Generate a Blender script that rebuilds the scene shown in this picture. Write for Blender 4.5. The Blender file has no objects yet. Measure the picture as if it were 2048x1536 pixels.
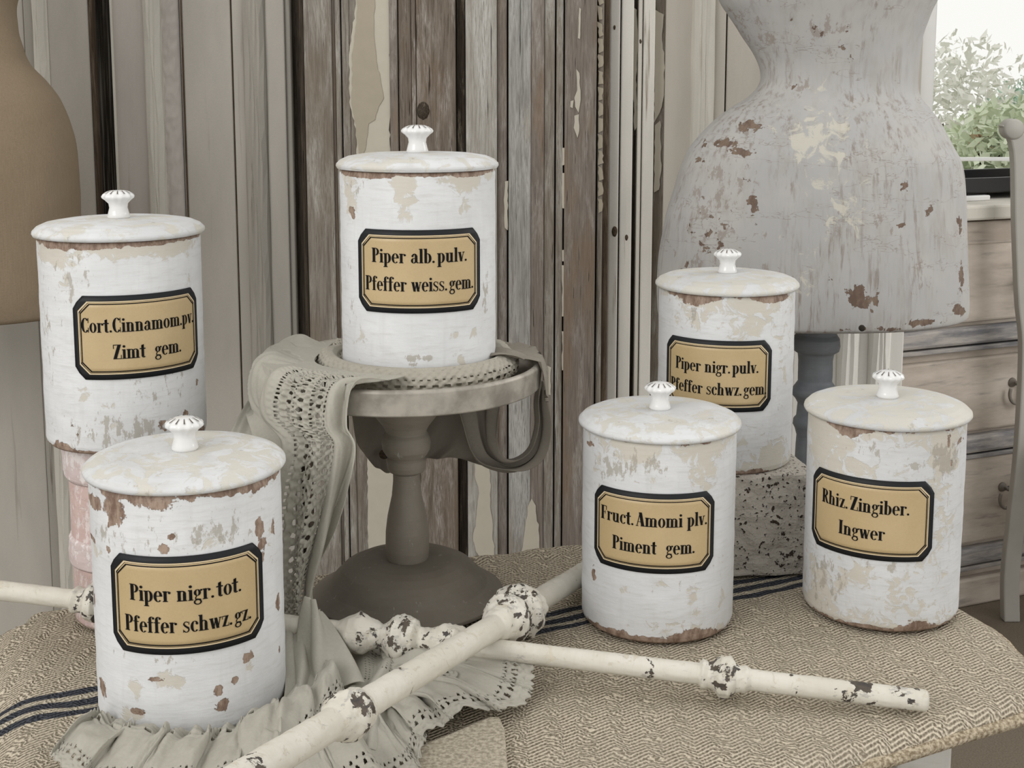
import bpy, bmesh, math, random
import numpy as np
from mathutils import Vector, Matrix

# ---------------------------------------------------------------- camera, light, exposure
SC = bpy.context.scene
COL = SC.collection
PI = math.pi
F_PX = 2600.0
PITCH = math.radians(8.0)
PPY = 533.0                     # row of the optical axis (the photo is the lower part of a straighter view)
HC = 0.505                      # camera height above the table top (z = 0)
CP, SP = math.cos(PITCH), math.sin(PITCH)
FLOOR_Z = -0.75

cam_d = bpy.data.cameras.new('camera')
cam = bpy.data.objects.new('camera', cam_d)
COL.objects.link(cam)
cam.location = (0, 0, HC)
cam.rotation_euler = (PI / 2 - PITCH, 0, 0)
cam_d.sensor_width = 36.0
cam_d.lens = F_PX / 2048 * 36.0
cam_d.shift_y = -(768 - PPY) / 2048
cam_d.clip_start = 0.02
SC.camera = cam

SC.view_settings.view_transform = 'Standard'
SC.view_settings.look = 'None'
SC.view_settings.gamma = 1
SC.view_settings.use_curve_mapping = False
SC.view_settings.exposure = 0.0

world = bpy.data.worlds.new('overcast_sky')
SC.world = world
world.use_nodes = True
wnt = world.node_tree
bg = wnt.nodes['Background']
bg.inputs[0].default_value = (1.0, 0.985, 0.955, 1)
bg.inputs[1].default_value = 1.0


def area_light(name, loc, target, sx, sy, power, color):
    d = bpy.data.lights.new(name, 'AREA')
    d.shape = 'RECTANGLE'
    d.size, d.size_y, d.energy, d.color = sx, sy, power, color
    o = bpy.data.objects.new(name, d)
    COL.objects.link(o)
    o.location = loc
    o.rotation_euler = (Vector(target) - Vector(loc)).to_track_quat('-Z', 'Y').to_euler()
    return o


area_light('front_window_light', (-1.9, -1.0, 1.7), (0, 1.2, 0.1), 1.5, 1.6, 36, (1.0, 0.985, 0.96))
area_light('side_fill_light', (2.0, 1.6, 0.9), (0.75, 2.3, -0.3), 0.9, 1.3, 13, (1.0, 0.99, 0.97))  # added fill from the right to brighten doors and dresser, no window there

# ---------------------------------------------------------------- helpers
rng = random.Random(7)


def P(px, py, Y=None, z=None):
    """world point seen at pixel px,py at a depth plane Y or a height z"""
    u, v = (px - 1024) / F_PX, (py - PPY) / F_PX
    dx, dy, dz = u, CP - v * SP, -SP - v * CP
    t = Y / dy if Y is not None else (z - HC) / dz
    return Vector((dx * t, dy * t, HC + dz * t))


def zc_of(p):
    return p[1] * CP + (HC - p[2]) * SP


def hash3(ix, iy, iz, seed):
    h = (ix * 374761393 + iy * 668265263 + iz * 2147483647 + seed * 974711) & 0x7fffffff
    h = ((h ^ (h >> 13)) * 1274126177) & 0x7fffffff
    h = (h ^ (h >> 16)) & 0x7fffffff
    return h / 0x7fffffff


def vn(x, y, z=0.0, seed=0):
    """vectorised value noise 0..1"""
    x, y, z = np.broadcast_arrays(np.asarray(x, float), np.asarray(y, float), np.asarray(z, float))
    xi, yi, zi = np.floor(x).astype(np.int64), np.floor(y).astype(np.int64), np.floor(z).astype(np.int64)
    fx, fy, fz = x - xi, y - yi, z - zi
    fx, fy, fz = [f * f * (3 - 2 * f) for f in (fx, fy, fz)]
    r = 0
    for a in (0, 1):
        for b in (0, 1):
            for c in (0, 1):
                w = (fx if a else 1 - fx) * (fy if b else 1 - fy) * (fz if c else 1 - fz)
                r = r + w * hash3(xi + a, yi + b, zi + c, seed)
    return r


def fbm(x, y, z=0.0, seed=0, octv=4):
    s, a, t = 0, 0.5, 0
    for i in range(octv):
        s = s + a * vn(np.asarray(x) * 2 ** i, np.asarray(y) * 2 ** i, np.asarray(z) * 2 ** i, seed + i)
        t += a
        a *= 0.5
    return s / t


def mesh_obj(name, verts, faces, mat, parent=None, smooth=True, wear=None, uv=None):
    me = bpy.data.meshes.new(name)
    verts = np.asarray(verts, float)
    me.from_pydata(verts.tolist() if len(verts) < 1 else [tuple(v) for v in verts], [], [tuple(f) for f in faces])
    if mat:
        me.materials.append(mat)
    if smooth:
        me.polygons.foreach_set('use_smooth', [True] * len(me.polygons))
    if wear is not None:
        at = me.color_attributes.new('wear', 'FLOAT_COLOR', 'POINT')
        w = np.ones((len(verts), 4), np.float32)
        w[:, :3] = wear
        at.data.foreach_set('color', w.ravel())
    if uv is not None:
        ul = me.uv_layers.new(name='flat')
        li = np.zeros(len(me.loops), np.int32)
        me.loops.foreach_get('vertex_index', li)
        ul.data.foreach_set('uv', np.asarray(uv, np.float32)[li].ravel())
    me.update()
    o = bpy.data.objects.new(name, me)
    COL.objects.link(o)
    if parent:
        o.parent = parent
    return o


def thing(name, label, cat, loc=(0, 0, 0), group=None):
    o = bpy.data.objects.new(name, None)
    COL.objects.link(o)
    o.location = loc
    o.empty_display_size = 0.05
    o['label'] = label
    o['category'] = cat
    if group:
        o['group'] = group
    return o


def keep(o, parent):
    """parent o, whose mesh is in world space, to an empty away from the origin"""
    o.parent = parent
    o.matrix_parent_inverse = Matrix.Translation(-Vector(parent.location))
    return o


def bev(o, w=0.002, seg=2):
    m = o.modifiers.new('bevel', 'BEVEL')
    m.width, m.segments, m.limit_method = w, seg, 'ANGLE'
    m.angle_limit = math.radians(35)
    return o


def grid_faces(nv, nu, closed_u=False, keepmask=None):
    i = np.arange(nv - 1)[:, None]
    j = np.arange(nu if closed_u else nu - 1)[None, :]
    jn = (j + 1) % nu
    a = i * nu + j
    b = i * nu + jn
    c = (i + 1) * nu + jn
    d = (i + 1) * nu + j
    f = np.stack([a, b, c, d], -1).reshape(-1, 4)
    if keepmask is not None:
        f = f[keepmask.reshape(-1)]
    return f


def lathe(name, prof, mat, parent=None, n=48, cap=True, wob=0.0, seed=0, wearf=None, rings=None):
    """prof: (z, r) bottom to top, about local z"""
    prof = np.array(prof, float)
    if rings:
        t = np.concatenate([[0], np.cumsum(np.hypot(*np.diff(prof, axis=0).T))])
        tt = np.linspace(0, t[-1], rings)
        tt = np.unique(np.concatenate([tt, t]))
        prof = np.stack([np.interp(tt, t, prof[:, 0]), np.interp(tt, t, prof[:, 1])], -1)
    th = np.linspace(0, 2 * PI, n, endpoint=False)
    R = prof[:, 1][:, None] * np.ones(n)[None]
    Z = prof[:, 0][:, None] * np.ones(n)[None]
    T = np.ones(len(prof))[:, None] * th[None]
    if wob:
        R = R + wob * 2 * (fbm(np.cos(T) * 3 + 9, np.sin(T) * 3 + 9, Z * 60 + 5, seed) - 0.5)
    V = np.stack([R * np.cos(T), R * np.sin(T), Z], -1).reshape(-1, 3)
    F = [tuple(f) for f in grid_faces(len(prof), n, True)]
    if cap:
        F.append(tuple(range(n - 1, -1, -1)))
        m = (len(prof) - 1) * n
        F.append(tuple(range(m, m + n)))
    w = wearf(T.ravel(), V[:, 2]) if wearf else None
    return mesh_obj(name, V, F, mat, parent, True, w)


def box(name, x0, x1, y0, y1, z0, z1, mat, parent=None, b=0.0015):
    V = [(x, y, z) for z in (z0, z1) for y in (y0, y1) for x in (x0, x1)]
    Fc = [(0, 2, 3, 1), (4, 5, 7, 6), (0, 1, 5, 4), (2, 6, 7, 3), (0, 4, 6, 2), (1, 3, 7, 5)]
    o = mesh_obj(name, V, Fc, mat, parent, False)
    if b:
        bev(o, b)
    return o


def catmull(pts, n):
    """pts (k,...) -> (n,...) Catmull-Rom"""
    pts = np.asarray(pts, float)
    k = len(pts)
    t = np.linspace(0, k - 1, n)
    i = np.clip(np.floor(t).astype(int), 0, k - 2)
    f = (t - i).reshape((-1,) + (1,) * (pts.ndim - 1))
    p0, p1, p2, p3 = pts[np.clip(i - 1, 0, k - 1)], pts[i], pts[i + 1], pts[np.clip(i + 2, 0, k - 1)]
    return 0.5 * ((2 * p1) + (-p0 + p2) * f + (2 * p0 - 5 * p1 + 4 * p2 - p3) * f ** 2 + (-p0 + 3 * p1 - 3 * p2 + p3) * f ** 3)


def tube(name, pts, r, mat, parent=None, n=10, m=40):
    c = catmull(pts, m)
    rr = np.interp(np.linspace(0, 1, m), np.linspace(0, 1, len(np.atleast_1d(r))), np.atleast_1d(r)) if np.ndim(r) else np.full(m, r)
    tan = np.gradient(c, axis=0)
    tan /= np.linalg.norm(tan, axis=1)[:, None]
    up = np.array([0, 0, 1.0]) if abs(tan[0][2]) < 0.9 else np.array([1.0, 0, 0])
    V = []
    for i in range(m):
        a = np.cross(tan[i], up)
        a /= np.linalg.norm(a)
        b = np.cross(a, tan[i])
        for k in range(n):
            t = 2 * PI * k / n
            V.append(c[i] + rr[i] * (a * math.cos(t) + b * math.sin(t)))
    F = [tuple(f) for f in grid_faces(m, n, True)] + [tuple(range(n - 1, -1, -1)), tuple(range((m - 1) * n, m * n))]
    return mesh_obj(name, V, F, mat, parent)


# ---------------------------------------------------------------- node material helper
class M:
    def __init__(s, name, rough=0.7, spec=0.3):
        s.m = bpy.data.materials.new(name)
        s.m.use_nodes = True
        s.t = s.m.node_tree
        s.b = s.t.nodes['Principled BSDF']
        s.b.inputs['Roughness'].default_value = rough
        s.b.inputs['Specular IOR Level'].default_value = spec
        s.out = s.t.nodes['Material Output']

    def n(s, typ, **kw):
        nd = s.t.nodes.new(typ)
        for k, v in kw.items():
            setattr(nd, k, v)
        return nd

    def put(s, sock, v):
        if isinstance(v, (int, float)):
            sock.default_value = v
        elif isinstance(v, (tuple, list)):
            sock.default_value = tuple(v) if len(v) != 3 or sock.type == 'VECTOR' else (*v, 1)
        else:
            s.t.links.new(v, sock)

    def math(s, op, a, b=0.0, clamp=False):
        nd = s.n('ShaderNodeMath', operation=op, use_clamp=clamp)
        s.put(nd.inputs[0], a)
        s.put(nd.inputs[1], b)
        return nd.outputs[0]

    def coord(s, scale=(1, 1, 1), off=(0, 0, 0), kind='Object', rand=False):
        tc = s.n('ShaderNodeTexCoord')
        src = tc.outputs[kind]
        if rand:
            oi = s.n('ShaderNodeObjectInfo')
            va = s.n('ShaderNodeVectorMath', operation='SCALE')
            s.put(va.inputs[0], (13.0, 7.0, 29.0))
            s.put(va.inputs[3], oi.outputs['Random'])
            ad = s.n('ShaderNodeVectorMath', operation='ADD')
            s.put(ad.inputs[0], src)
            s.put(ad.inputs[1], va.outputs[0])
            src = ad.outputs[0]
        mp = s.n('ShaderNodeMapping')
        s.put(mp.inputs[0], src)
        mp.inputs['Location'].default_value = off
        mp.inputs['Scale'].default_value = scale
        return mp.outputs[0]

    def noise(s, vec, scale=5, detail=4, rough=0.55, dist=0.0):
        nd = s.n('ShaderNodeTexNoise')
        s.put(nd.inputs['Vector'], vec)
        nd.inputs['Scale'].default_value = scale
        nd.inputs['Detail'].default_value = detail
        nd.inputs['Roughness'].default_value = rough
        nd.inputs['Distortion'].default_value = dist
        return nd.outputs[0]

    def step(s, v, lo, hi):
        nd = s.n('ShaderNodeMapRange', interpolation_type='SMOOTHSTEP')
        s.put(nd.inputs[0], v)
        nd.inputs[1].default_value = lo
        nd.inputs[2].default_value = hi
        return nd.outputs[0]

    def mix(s, f, a, b):
        nd = s.n('ShaderNodeMix', data_type='RGBA')
        s.put(nd.inputs[0], f)
        s.put(nd.inputs[6], a)
        s.put(nd.inputs[7], b)
        return nd.outputs[2]

    def color(s, c):
        s.put(s.b.inputs['Base Color'], c)

    def bump(s, h, strength=0.3, dist=0.001):
        nd = s.n('ShaderNodeBump')
        s.put(nd.inputs['Height'], h)
        nd.inputs['Strength'].default_value = strength
        nd.inputs['Distance'].default_value = dist
        s.put(s.b.inputs['Normal'], nd.outputs[0])

    def wear(s):
        a = s.n('ShaderNodeAttribute', attribute_name='wear')
        sp = s.n('ShaderNodeSeparateColor')
        s.put(sp.inputs[0], a.outputs['Color'])
        return sp.outputs[0], sp.outputs[1], sp.outputs[2]


def srgb(r, g, b):
    f = lambda c: (c / 255 / 12.92) if c / 255 <= 0.04045 else ((c / 255 + 0.055) / 1.055) ** 2.4
    return (f(r), f(g), f(b))


def plain(name, col, rough=0.6, spec=0.3, var=0.12, scale=40):
    m = M(name, rough, spec)
    n = m.noise(m.coord(), scale, 4)
    dk = tuple(c * (1 - var) for c in col)
    lt = tuple(min(1, c * (1 + var)) for c in col)
    m.color(m.mix(n, dk, lt))
    return m.m


def painted(name, base, stain, chip, scuff, seed=0, base2=None, rough=0.55, sc=1.0, chip2=None, kc=1.5, mottle=0.5, streak=0.0, streak_c=(0.2, 0.17, 0.14)):
    vert = streak > 0
    """aged paint over plaster: wear.r = bare chips, wear.g = cream stains, wear.b = grey scuffs"""
    m = M(name, rough, 0.35)
    c = m.coord(off=(seed * 3.1, seed * 1.7, seed * 5.3))
    r, g, b = m.wear()
    n1 = m.noise(c, 95 * sc, 6, 0.62, 0.3)
    n2 = m.noise(c, 75 * sc, 6, 0.68, 0.8)
    n3 = m.noise(m.coord(scale=(1, 1, 0.45), off=(seed, 2, seed * 2)), 150 * sc, 6, 0.7)
    big = m.noise(c, 16 * sc, 6, 0.65)
    brush = m.noise(m.coord(scale=(1, 1, 0.3 if vert else 7), off=(seed, 0, 0)), (90 if vert else 38) * sc, 6, 0.65)
    drip = m.noise(m.coord(scale=(1, 1, 0.12), off=(seed, 5, 0)), 120 * sc, 5, 0.6)
    chipm = m.step(m.math('ADD', r, m.math('MULTIPLY', m.math('SUBTRACT', n1, 0.5), kc)), 0.47, 0.50)
    stm = m.step(m.math('ADD', g, m.math('MULTIPLY', m.math('SUBTRACT', n2, 0.5), 1.7)), 0.46, 0.62)
    scm = m.step(m.math('ADD', b, m.math('MULTIPLY', m.math('SUBTRACT', n3, 0.5), 2.0)), 0.5, 0.62)
    b2 = base2 or tuple(x * 0.86 for x in base)
    col = m.mix(m.step(big, 0.38, 0.62), base, b2)
    col = m.mix(m.math('MULTIPLY', m.step(brush, 0.48, 0.72), mottle), col, tuple(x * y for x, y in zip(base, (0.80, 0.78, 0.74))))
    col = m.mix(m.math('MULTIPLY', m.step(drip, 0.52, 0.72), mottle * 0.7), col, tuple(x * y for x, y in zip(base, (0.84, 0.83, 0.80))))
    if streak:
        g2 = m.noise(m.coord(scale=(1, 1, 0.10), off=(seed, 1, 3)), 260 * sc, 4, 0.65)
        g3 = m.noise(m.coord(scale=(1, 1, 0.35), off=(seed, 8, 3)), 22 * sc, 4, 0.6)
        col = m.mix(m.math('MULTIPLY', m.math('MULTIPLY', m.step(g2, 0.48, 0.66), m.step(g3, 0.42, 0.62)), streak), col, streak_c)
        ck = m.noise(m.coord(scale=(0.25, 0.25, 1), off=(seed, 8, 9)), 30 * sc, 5, 0.7)
        crk = m.math('SUBTRACT', 1.0, m.step(m.math('ABSOLUTE', m.math('SUBTRACT', ck, 0.56)), 0.0, 0.006))
        col = m.mix(m.math('MULTIPLY', crk, streak * 0.7), col, streak_c)
    col = m.mix(m.math('MULTIPLY', stm, 0.72), col, stain)
    col = m.mix(m.math('MULTIPLY', scm, 0.75), col, scuff)
    ch2 = chip2 or tuple(x * 0.55 for x in chip)
    col = m.mix(chipm, col, m.mix(m.step(n3, 0.35, 0.65), chip, ch2))
    m.color(col)
    h = m.math('SUBTRACT', m.math('ADD', m.math('MULTIPLY', brush, 0.5), m.math('MULTIPLY', n3, 0.35)), m.math('ADD', chipm, m.math('MULTIPLY', stm, 0.3)))
    m.bump(h, 0.7, 0.0010)
    return m.m


def wood(name, dark, mid, light, seed=0, ratio=0.5, fine=1.0, warm=None, warmth=0.5, lift=1.15):
    """weathered timber, grain along local z"""
    dark, mid, light = [tuple(min(.8, x * lift) for x in c) for c in (dark, mid, light)]
    m = M(name, 0.8, 0.15)
    g1 = m.noise(m.coord(scale=(1, 1, 0.045), off=(seed, 0, 0), rand=True), 330 * fine, 8, 0.72, 0.2)
    g2 = m.noise(m.coord(scale=(1, 1, 0.05), off=(seed, 4, 1), rand=True), 1100 * fine, 4, 0.7)
    g3 = m.noise(m.coord(scale=(1, 1, 0.14), off=(seed, 4, 9), rand=True), 34 * fine, 7, 0.7, 0.5)
    g4 = m.noise(m.coord(scale=(1, 1, 0.25), off=(seed, 9, 2), rand=True), 15, 5, 0.6)
    col = m.mix(m.step(g1, 0.36, 0.62), dark, mid)
    col = m.mix(m.math('MULTIPLY', m.step(g3, 0.58 - ratio * 0.22, 0.64), m.step(g2, 0.38, 0.56)), col, light)
    if warm:
        col = m.mix(m.math('MULTIPLY', m.step(g4, 0.5, 0.62), warmth), col, warm)
    crack = m.step(m.noise(m.coord(scale=(1, 1, 0.03), off=(seed, 1, 3), rand=True), 300 * fine, 3), 0.68, 0.72)
    col = m.mix(crack, col, tuple(x * 0.35 for x in dark))
    m.color(col)
    h = m.math('SUBTRACT', m.math('ADD', g1, m.math('MULTIPLY', g2, 0.8)), crack)
    m.bump(h, 0.8, 0.0014)
    return m.m


def doorpaint(name, base, low, seed=0, scr=0.5):
    """old dull paint with vertical rubbed-through streaks"""
    m = M(name, 0.7, 0.2)
    a = m.noise(m.coord(scale=(1, 1, 0.04), off=(seed, 0, 0), rand=True), 90, 5, 0.6)
    b = m.noise(m.coord(scale=(1, 1, 0.3), off=(seed, 3, 0), rand=True), 9, 4, 0.6)
    f = m.noise(m.coord(rand=True), 500, 2)
    col = m.mix(m.step(b, 0.3, 0.72), base, tuple(x * 0.84 for x in base))
    col = m.mix(m.math('MULTIPLY', m.step(a, 0.62, 0.75), scr), col, low)
    col = m.mix(m.math('MULTIPLY', f, 0.12), col, (0.02, 0.02, 0.02))
    m.color(col)
    m.bump(m.math('ADD', a, m.math('MULTIPLY', f, 0.3)), 0.25, 0.001)
    return m.m


# ---------------------------------------------------------------- materials
WHITE = (0.69, 0.70, 0.71)
CREAM = (0.53, 0.485, 0.395)
TERRA = (0.36, 0.27, 0.21)
GREYB = (0.36, 0.33, 0.28)
porcelain = M('porcelain', 0.12, 0.6)
porcelain.color((0.74, 0.74, 0.73))
porcelain = porcelain.m
ink = plain('black_ink', (0.006, 0.006, 0.007), 0.7, 0.1)
label_black = plain('label_black', (0.010, 0.011, 0.013), 0.5, 0.25, 0.4)
hair_gold = plain('label_line', (0.62, 0.50, 0.32), 0.4)
mg = M('label_gold', 0.38, 0.5)
gn = mg.noise(mg.coord(), 20, 5)
gn2 = mg.noise(mg.coord(), 700, 2)
mg.color(mg.mix(gn2, mg.mix(gn, (0.37, 0.265, 0.13), (0.50, 0.385, 0.215)), mg.mix(gn, (0.43, 0.315, 0.16), (0.57, 0.44, 0.25))))
label_gold = mg.m
groove = plain('groove_dark', (0.10, 0.08, 0.065), 0.6)

door_grey = doorpaint('door_grey_paint', (0.50, 0.47, 0.42), (0.16, 0.125, 0.09), 1, 0.35)
door_grey_dk = doorpaint('door_grey_paint_worn', (0.40, 0.375, 0.33), (0.10, 0.08, 0.055), 2, 0.8)
door_pink = doorpaint('door_rosy_paint', (0.52, 0.48, 0.44), (0.28, 0.22, 0.18), 3, 0.5)
door_white = doorpaint('door_white_edge', (0.66, 0.63, 0.56), (0.25, 0.18, 0.11), 4, 0.7)
pale = doorpaint('pale_door_paint', (0.56, 0.52, 0.455), (0.40, 0.34, 0.27), 5, 0.25)
pale_lit = doorpaint('pale_door_lit', (0.80, 0.78, 0.73), (0.50, 0.46, 0.40), 15, 0.25)  # right part of the pale door: window light put into a lighter colour
pale_white = doorpaint('pale_chipped_white', (0.74, 0.71, 0.65), (0.20, 0.15, 0.09), 6, 0.9)
gap_dark = plain('dark_gap', (0.035, 0.030, 0.024), 0.8, 0.1, 0.5)
brown_edge = wood('brown_bare_edge', (0.05, 0.036, 0.024), (0.10, 0.075, 0.052), (0.17, 0.13, 0.095), 3, 0.4)
glass_dark = M('dark_smoked_glass', 0.15, 0.5)
gd = glass_dark.noise(glass_dark.coord(scale=(1, 1, 0.02)), 260, 4)
glass_dark.color(glass_dark.mix(glass_dark.step(gd, 0.45, 0.75), (0.015, 0.014, 0.012), (0.16, 0.15, 0.13)))
glass_dark = glass_dark.m

wood_grey = wood('weathered_grey_wood', (0.15, 0.13, 0.11), (0.25, 0.225, 0.19), (0.40, 0.385, 0.35), 1, 0.75, 1.0, (0.19, 0.15, 0.11), 0.5)
wood_light = wood('silvered_light_wood', (0.25, 0.23, 0.20), (0.37, 0.35, 0.315), (0.47, 0.46, 0.43), 5, 0.9)
wood_brown = wood('weathered_brown_wood', (0.11, 0.088, 0.068), (0.19, 0.158, 0.128), (0.36, 0.33, 0.30), 9, 0.45, 1.0, (0.20, 0.145, 0.10), 0.35)
wood_taupe = wood('weathered_taupe_wood', (0.15, 0.128, 0.108), (0.22, 0.19, 0.163), (0.32, 0.295, 0.265), 13, 0.55, 1.3, (0.24, 0.165, 0.105), 0.5)
wood_dark = wood('dark_gap_wood', (0.03, 0.024, 0.018), (0.075, 0.06, 0.045), (0.25, 0.22, 0.17), 17, 0.25)
wood_blue = wood('blue_grey_wood', (0.19, 0.18, 0.165), (0.32, 0.315, 0.295), (0.44, 0.435, 0.415), 21, 0.9, 1.0, (0.30, 0.22, 0.13), 0.3)
paint_cream = plain('peeling_cream_paint', (0.50, 0.465, 0.385), 0.65, 0.3, 0.07, 60)
paint_tan = plain('peeling_tan_underpaint', (0.38, 0.335, 0.26), 0.7, 0.2, 0.07, 60)


# ---------------------------------------------------------------- setting: floor, walls, window, garden
carpet = M('floor_carpet', 0.95, 0.05)
cn = carpet.noise(carpet.coord(), 260, 3)
carpet.color(carpet.mix(cn, (0.11, 0.09, 0.068), (0.23, 0.195, 0.15)))
carpet.bump(cn, 0.6, 0.004)


def structure(o):
    o['kind'] = 'structure'
    return o


structure(box('floor', -4.5, 4.5, -0.5, 5.0, FLOOR_Z - 0.05, FLOOR_Z, carpet.m, None, 0))
wall_m = plain('wall_plaster', (0.55, 0.52, 0.46), 0.85, 0.1, 0.05, 8)
WY = 4.35
wx0 = P(1845, 100, Y=WY)[0]
zs = P(1980, 368, Y=WY)[2]
# back wall with the window opening
wb = thing('wall_back_window', '', '')
del wb['label'], wb['category']
bpy.data.objects.remove(wb)
V = []


def boxes_mesh(name, bs, mat, parent=None, b=0):
    V, Fc = [], []
    for (x0, x1, y0, y1, z0, z1) in bs:
        k = len(V)
        V += [(x, y, z) for z in (z0, z1) for y in (y0, y1) for x in (x0, x1)]
        Fc += [tuple(i + k for i in f) for f in ((0, 2, 3, 1), (4, 5, 7, 6), (0, 1, 5, 4), (2, 6, 7, 3), (0, 4, 6, 2), (1, 3, 7, 5))]
    o = mesh_obj(name, V, Fc, mat, parent, False)
    if b:
        bev(o, b)
    return o


WX1 = wx0 + 1.25
WT = zs + 1.25
structure(boxes_mesh('wall_back', [(-4.5, wx0, WY, WY + 0.15, FLOOR_Z, 1.9), (wx0, WX1, WY, WY + 0.15, FLOOR_Z, zs),
                                   (wx0, WX1, WY, WY + 0.15, WT, 1.9), (WX1, 4.5, WY, WY + 0.15, FLOOR_Z, 1.9)], wall_m))
structure(box('wall_left', -4.65, -4.5, 0.0, WY + 0.15, FLOOR_Z, 1.9, wall_m, None, 0))
structure(box('wall_right', 4.5, 4.65, 1.6, WY + 0.15, FLOOR_Z, 1.9, wall_m, None, 0))
win_white = plain('window_white_gloss', (0.80, 0.80, 0.78), 0.35, 0.5, 0.03)
win = structure(boxes_mesh('window_1', [(wx0, wx0 + 0.05, WY + 0.02, WY + 0.09, zs, WT), (WX1 - 0.05, WX1, WY + 0.02, WY + 0.09, zs, WT),
                                        (wx0, WX1, WY + 0.02, WY + 0.09, zs, zs + 0.035), (wx0, WX1, WY + 0.02, WY + 0.09, WT - 0.05, WT),
                                        ], win_white, None, 0.004))
box('sill', wx0 - 0.05, WX1 + 0.05, WY - 0.05, WY + 0.02, zs - 0.03, zs, win_white, win, 0.004)
gl = M('window_glass', 0.0, 0.5)
gl.b.inputs['Transmission Weight'].default_value = 1.0
gl.b.inputs['IOR'].default_value = 1.01
gl.color((0.97, 0.98, 0.97))
box('pane', wx0 + 0.05, WX1 - 0.05, WY + 0.05, WY + 0.055, zs + 0.035, WT - 0.05, gl.m, win, 0)
zbar = P(1980, 318, Y=WY + 0.06)[2]
box('glazing_bar', wx0 + 0.05, WX1 - 0.05, WY + 0.04, WY + 0.075, zbar - 0.006, zbar + 0.006, win_white, win, 0.002)

# garden outside: leafy shrubs under the white sky, overexposure put into their pale colours
lawn = plain('pale_lawn', (0.50, 0.52, 0.42), 0.9, 0.05, 0.2, 30)
structure(box('ground_outside', -1.0, 9.0, WY + 0.2, 13.0, -1.3, -1.2, lawn, None, 0))
leafc = [plain('leaf_pale_green', (0.72, 0.78, 0.62), 0.8, 0.1, 0.2, 5), plain('leaf_pale_grey', (0.80, 0.80, 0.74), 0.8, 0.1, 0.2, 5),
         plain('leaf_deep_green', (0.45, 0.58, 0.47), 0.8, 0.1, 0.3, 5), plain('leaf_russet', (0.80, 0.60, 0.45), 0.8, 0.1, 0.2, 5)]


def shrub(name, px, py, Y, r, n, mat, label, seed, squash=1.0):
    c = P(px, py, Y=Y)
    rr = np.random.RandomState(seed)
    t = thing(name, label, 'shrub', (c.x, c.y, -1.2))
    d = rr.normal(size=(n, 3))
    d /= np.linalg.norm(d, axis=1)[:, None]
    q = np.array(c) + d * (r * rr.uniform(0.5, 1.0, (n, 1))) * np.array([1, 1, squash])
    q[:, 2] = np.maximum(q[:, 2], -1.15)
    a = rr.normal(size=(n, 3)) * 0.02
    b = rr.normal(size=(n, 3)) * 0.014
    V = np.stack([q - a, q - b, q + a, q + b], 1).reshape(-1, 3)
    Fc = np.arange(n * 4).reshape(-1, 4)
    o = keep(mesh_obj('foliage', V, Fc, mat, None, False), t)
    o['kind'] = 'stuff'
    for k in range(4):
        e = c + Vector((rr.uniform(-.4, .4) * r, rr.uniform(-.3, .3) * r, r * 0.3 * squash))
        keep(tube('stem', [(c.x + 0.02 * k, c.y, -1.2), ((c.x + e.x) / 2 + 0.03, c.y, (-1.2 + e.z) / 2), tuple(e)], 0.012, brown_edge, None, 6, 8), t)


shrub('garden_shrub', 1900, 330, 9.2, 0.70, 5200, leafc[1], 'pale grey-green loose shrub outside the window, beside the grey torso', 1, 1.35)
shrub('garden_shrub', 2020, 345, 6.6, 0.42, 3600, leafc[0], 'light green shrub outside the window, nearest the chair back', 2, 0.9)
shrub('garden_bush', 2065, 290, 10.8, 0.50, 2600, leafc[2], 'darker green bush at the right edge of the window view', 3, 1.2)
shrub('russet_shrub', 1957, 285, 6.6, 0.055, 110, leafc[3], 'small russet shrub glowing orange outside the window', 4, 1.3)

# ---------------------------------------------------------------- old doors behind the table
def x_at(px, Y, py=300):
    return P(px, py, Y=Y)[0]


DTOP = 1.15


def board(name, px0, px1, Y, proud, mat, parent, z0=None, z1=None, b=0.0018, back=0.02):
    x0, x1 = x_at(px0, Y - proud), x_at(px1, Y - proud)
    o = box(name, x0, x1, Y - proud, Y + back, FLOOR_Z if z0 is None else z0, DTOP if z1 is None else z1, mat, None, b)
    return keep(o, parent)


def moulding(px0, px1, Y, proud, mat, parent, nrib=3):
    """reeded moulding strip: ribs as one extruded profile"""
    x0, x1 = x_at(px0, Y - proud), x_at(px1, Y - proud)
    k = nrib * 8
    xs = np.linspace(x0, x1, k + 1)
    ys = Y - proud * (0.45 + 0.55 * np.abs(np.sin(np.linspace(0, nrib * PI, k + 1))))
    zz = np.linspace(FLOOR_Z, DTOP, 60)
    V = []
    for iz, z in enumerate(zz):
        for i in range(k + 1):
            V.append((xs[i] + 0.0006 * math.sin(z * 31 + i), ys[i], z))
    Fc = [tuple(f) for f in grid_faces(len(zz), k + 1)]
    o = mesh_obj('moulding', V, Fc, mat, None, False)
    s = o.modifiers.new('solid', 'SOLIDIFY')
    s.thickness, s.offset = 0.008, 1
    return keep(o, parent)


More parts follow.
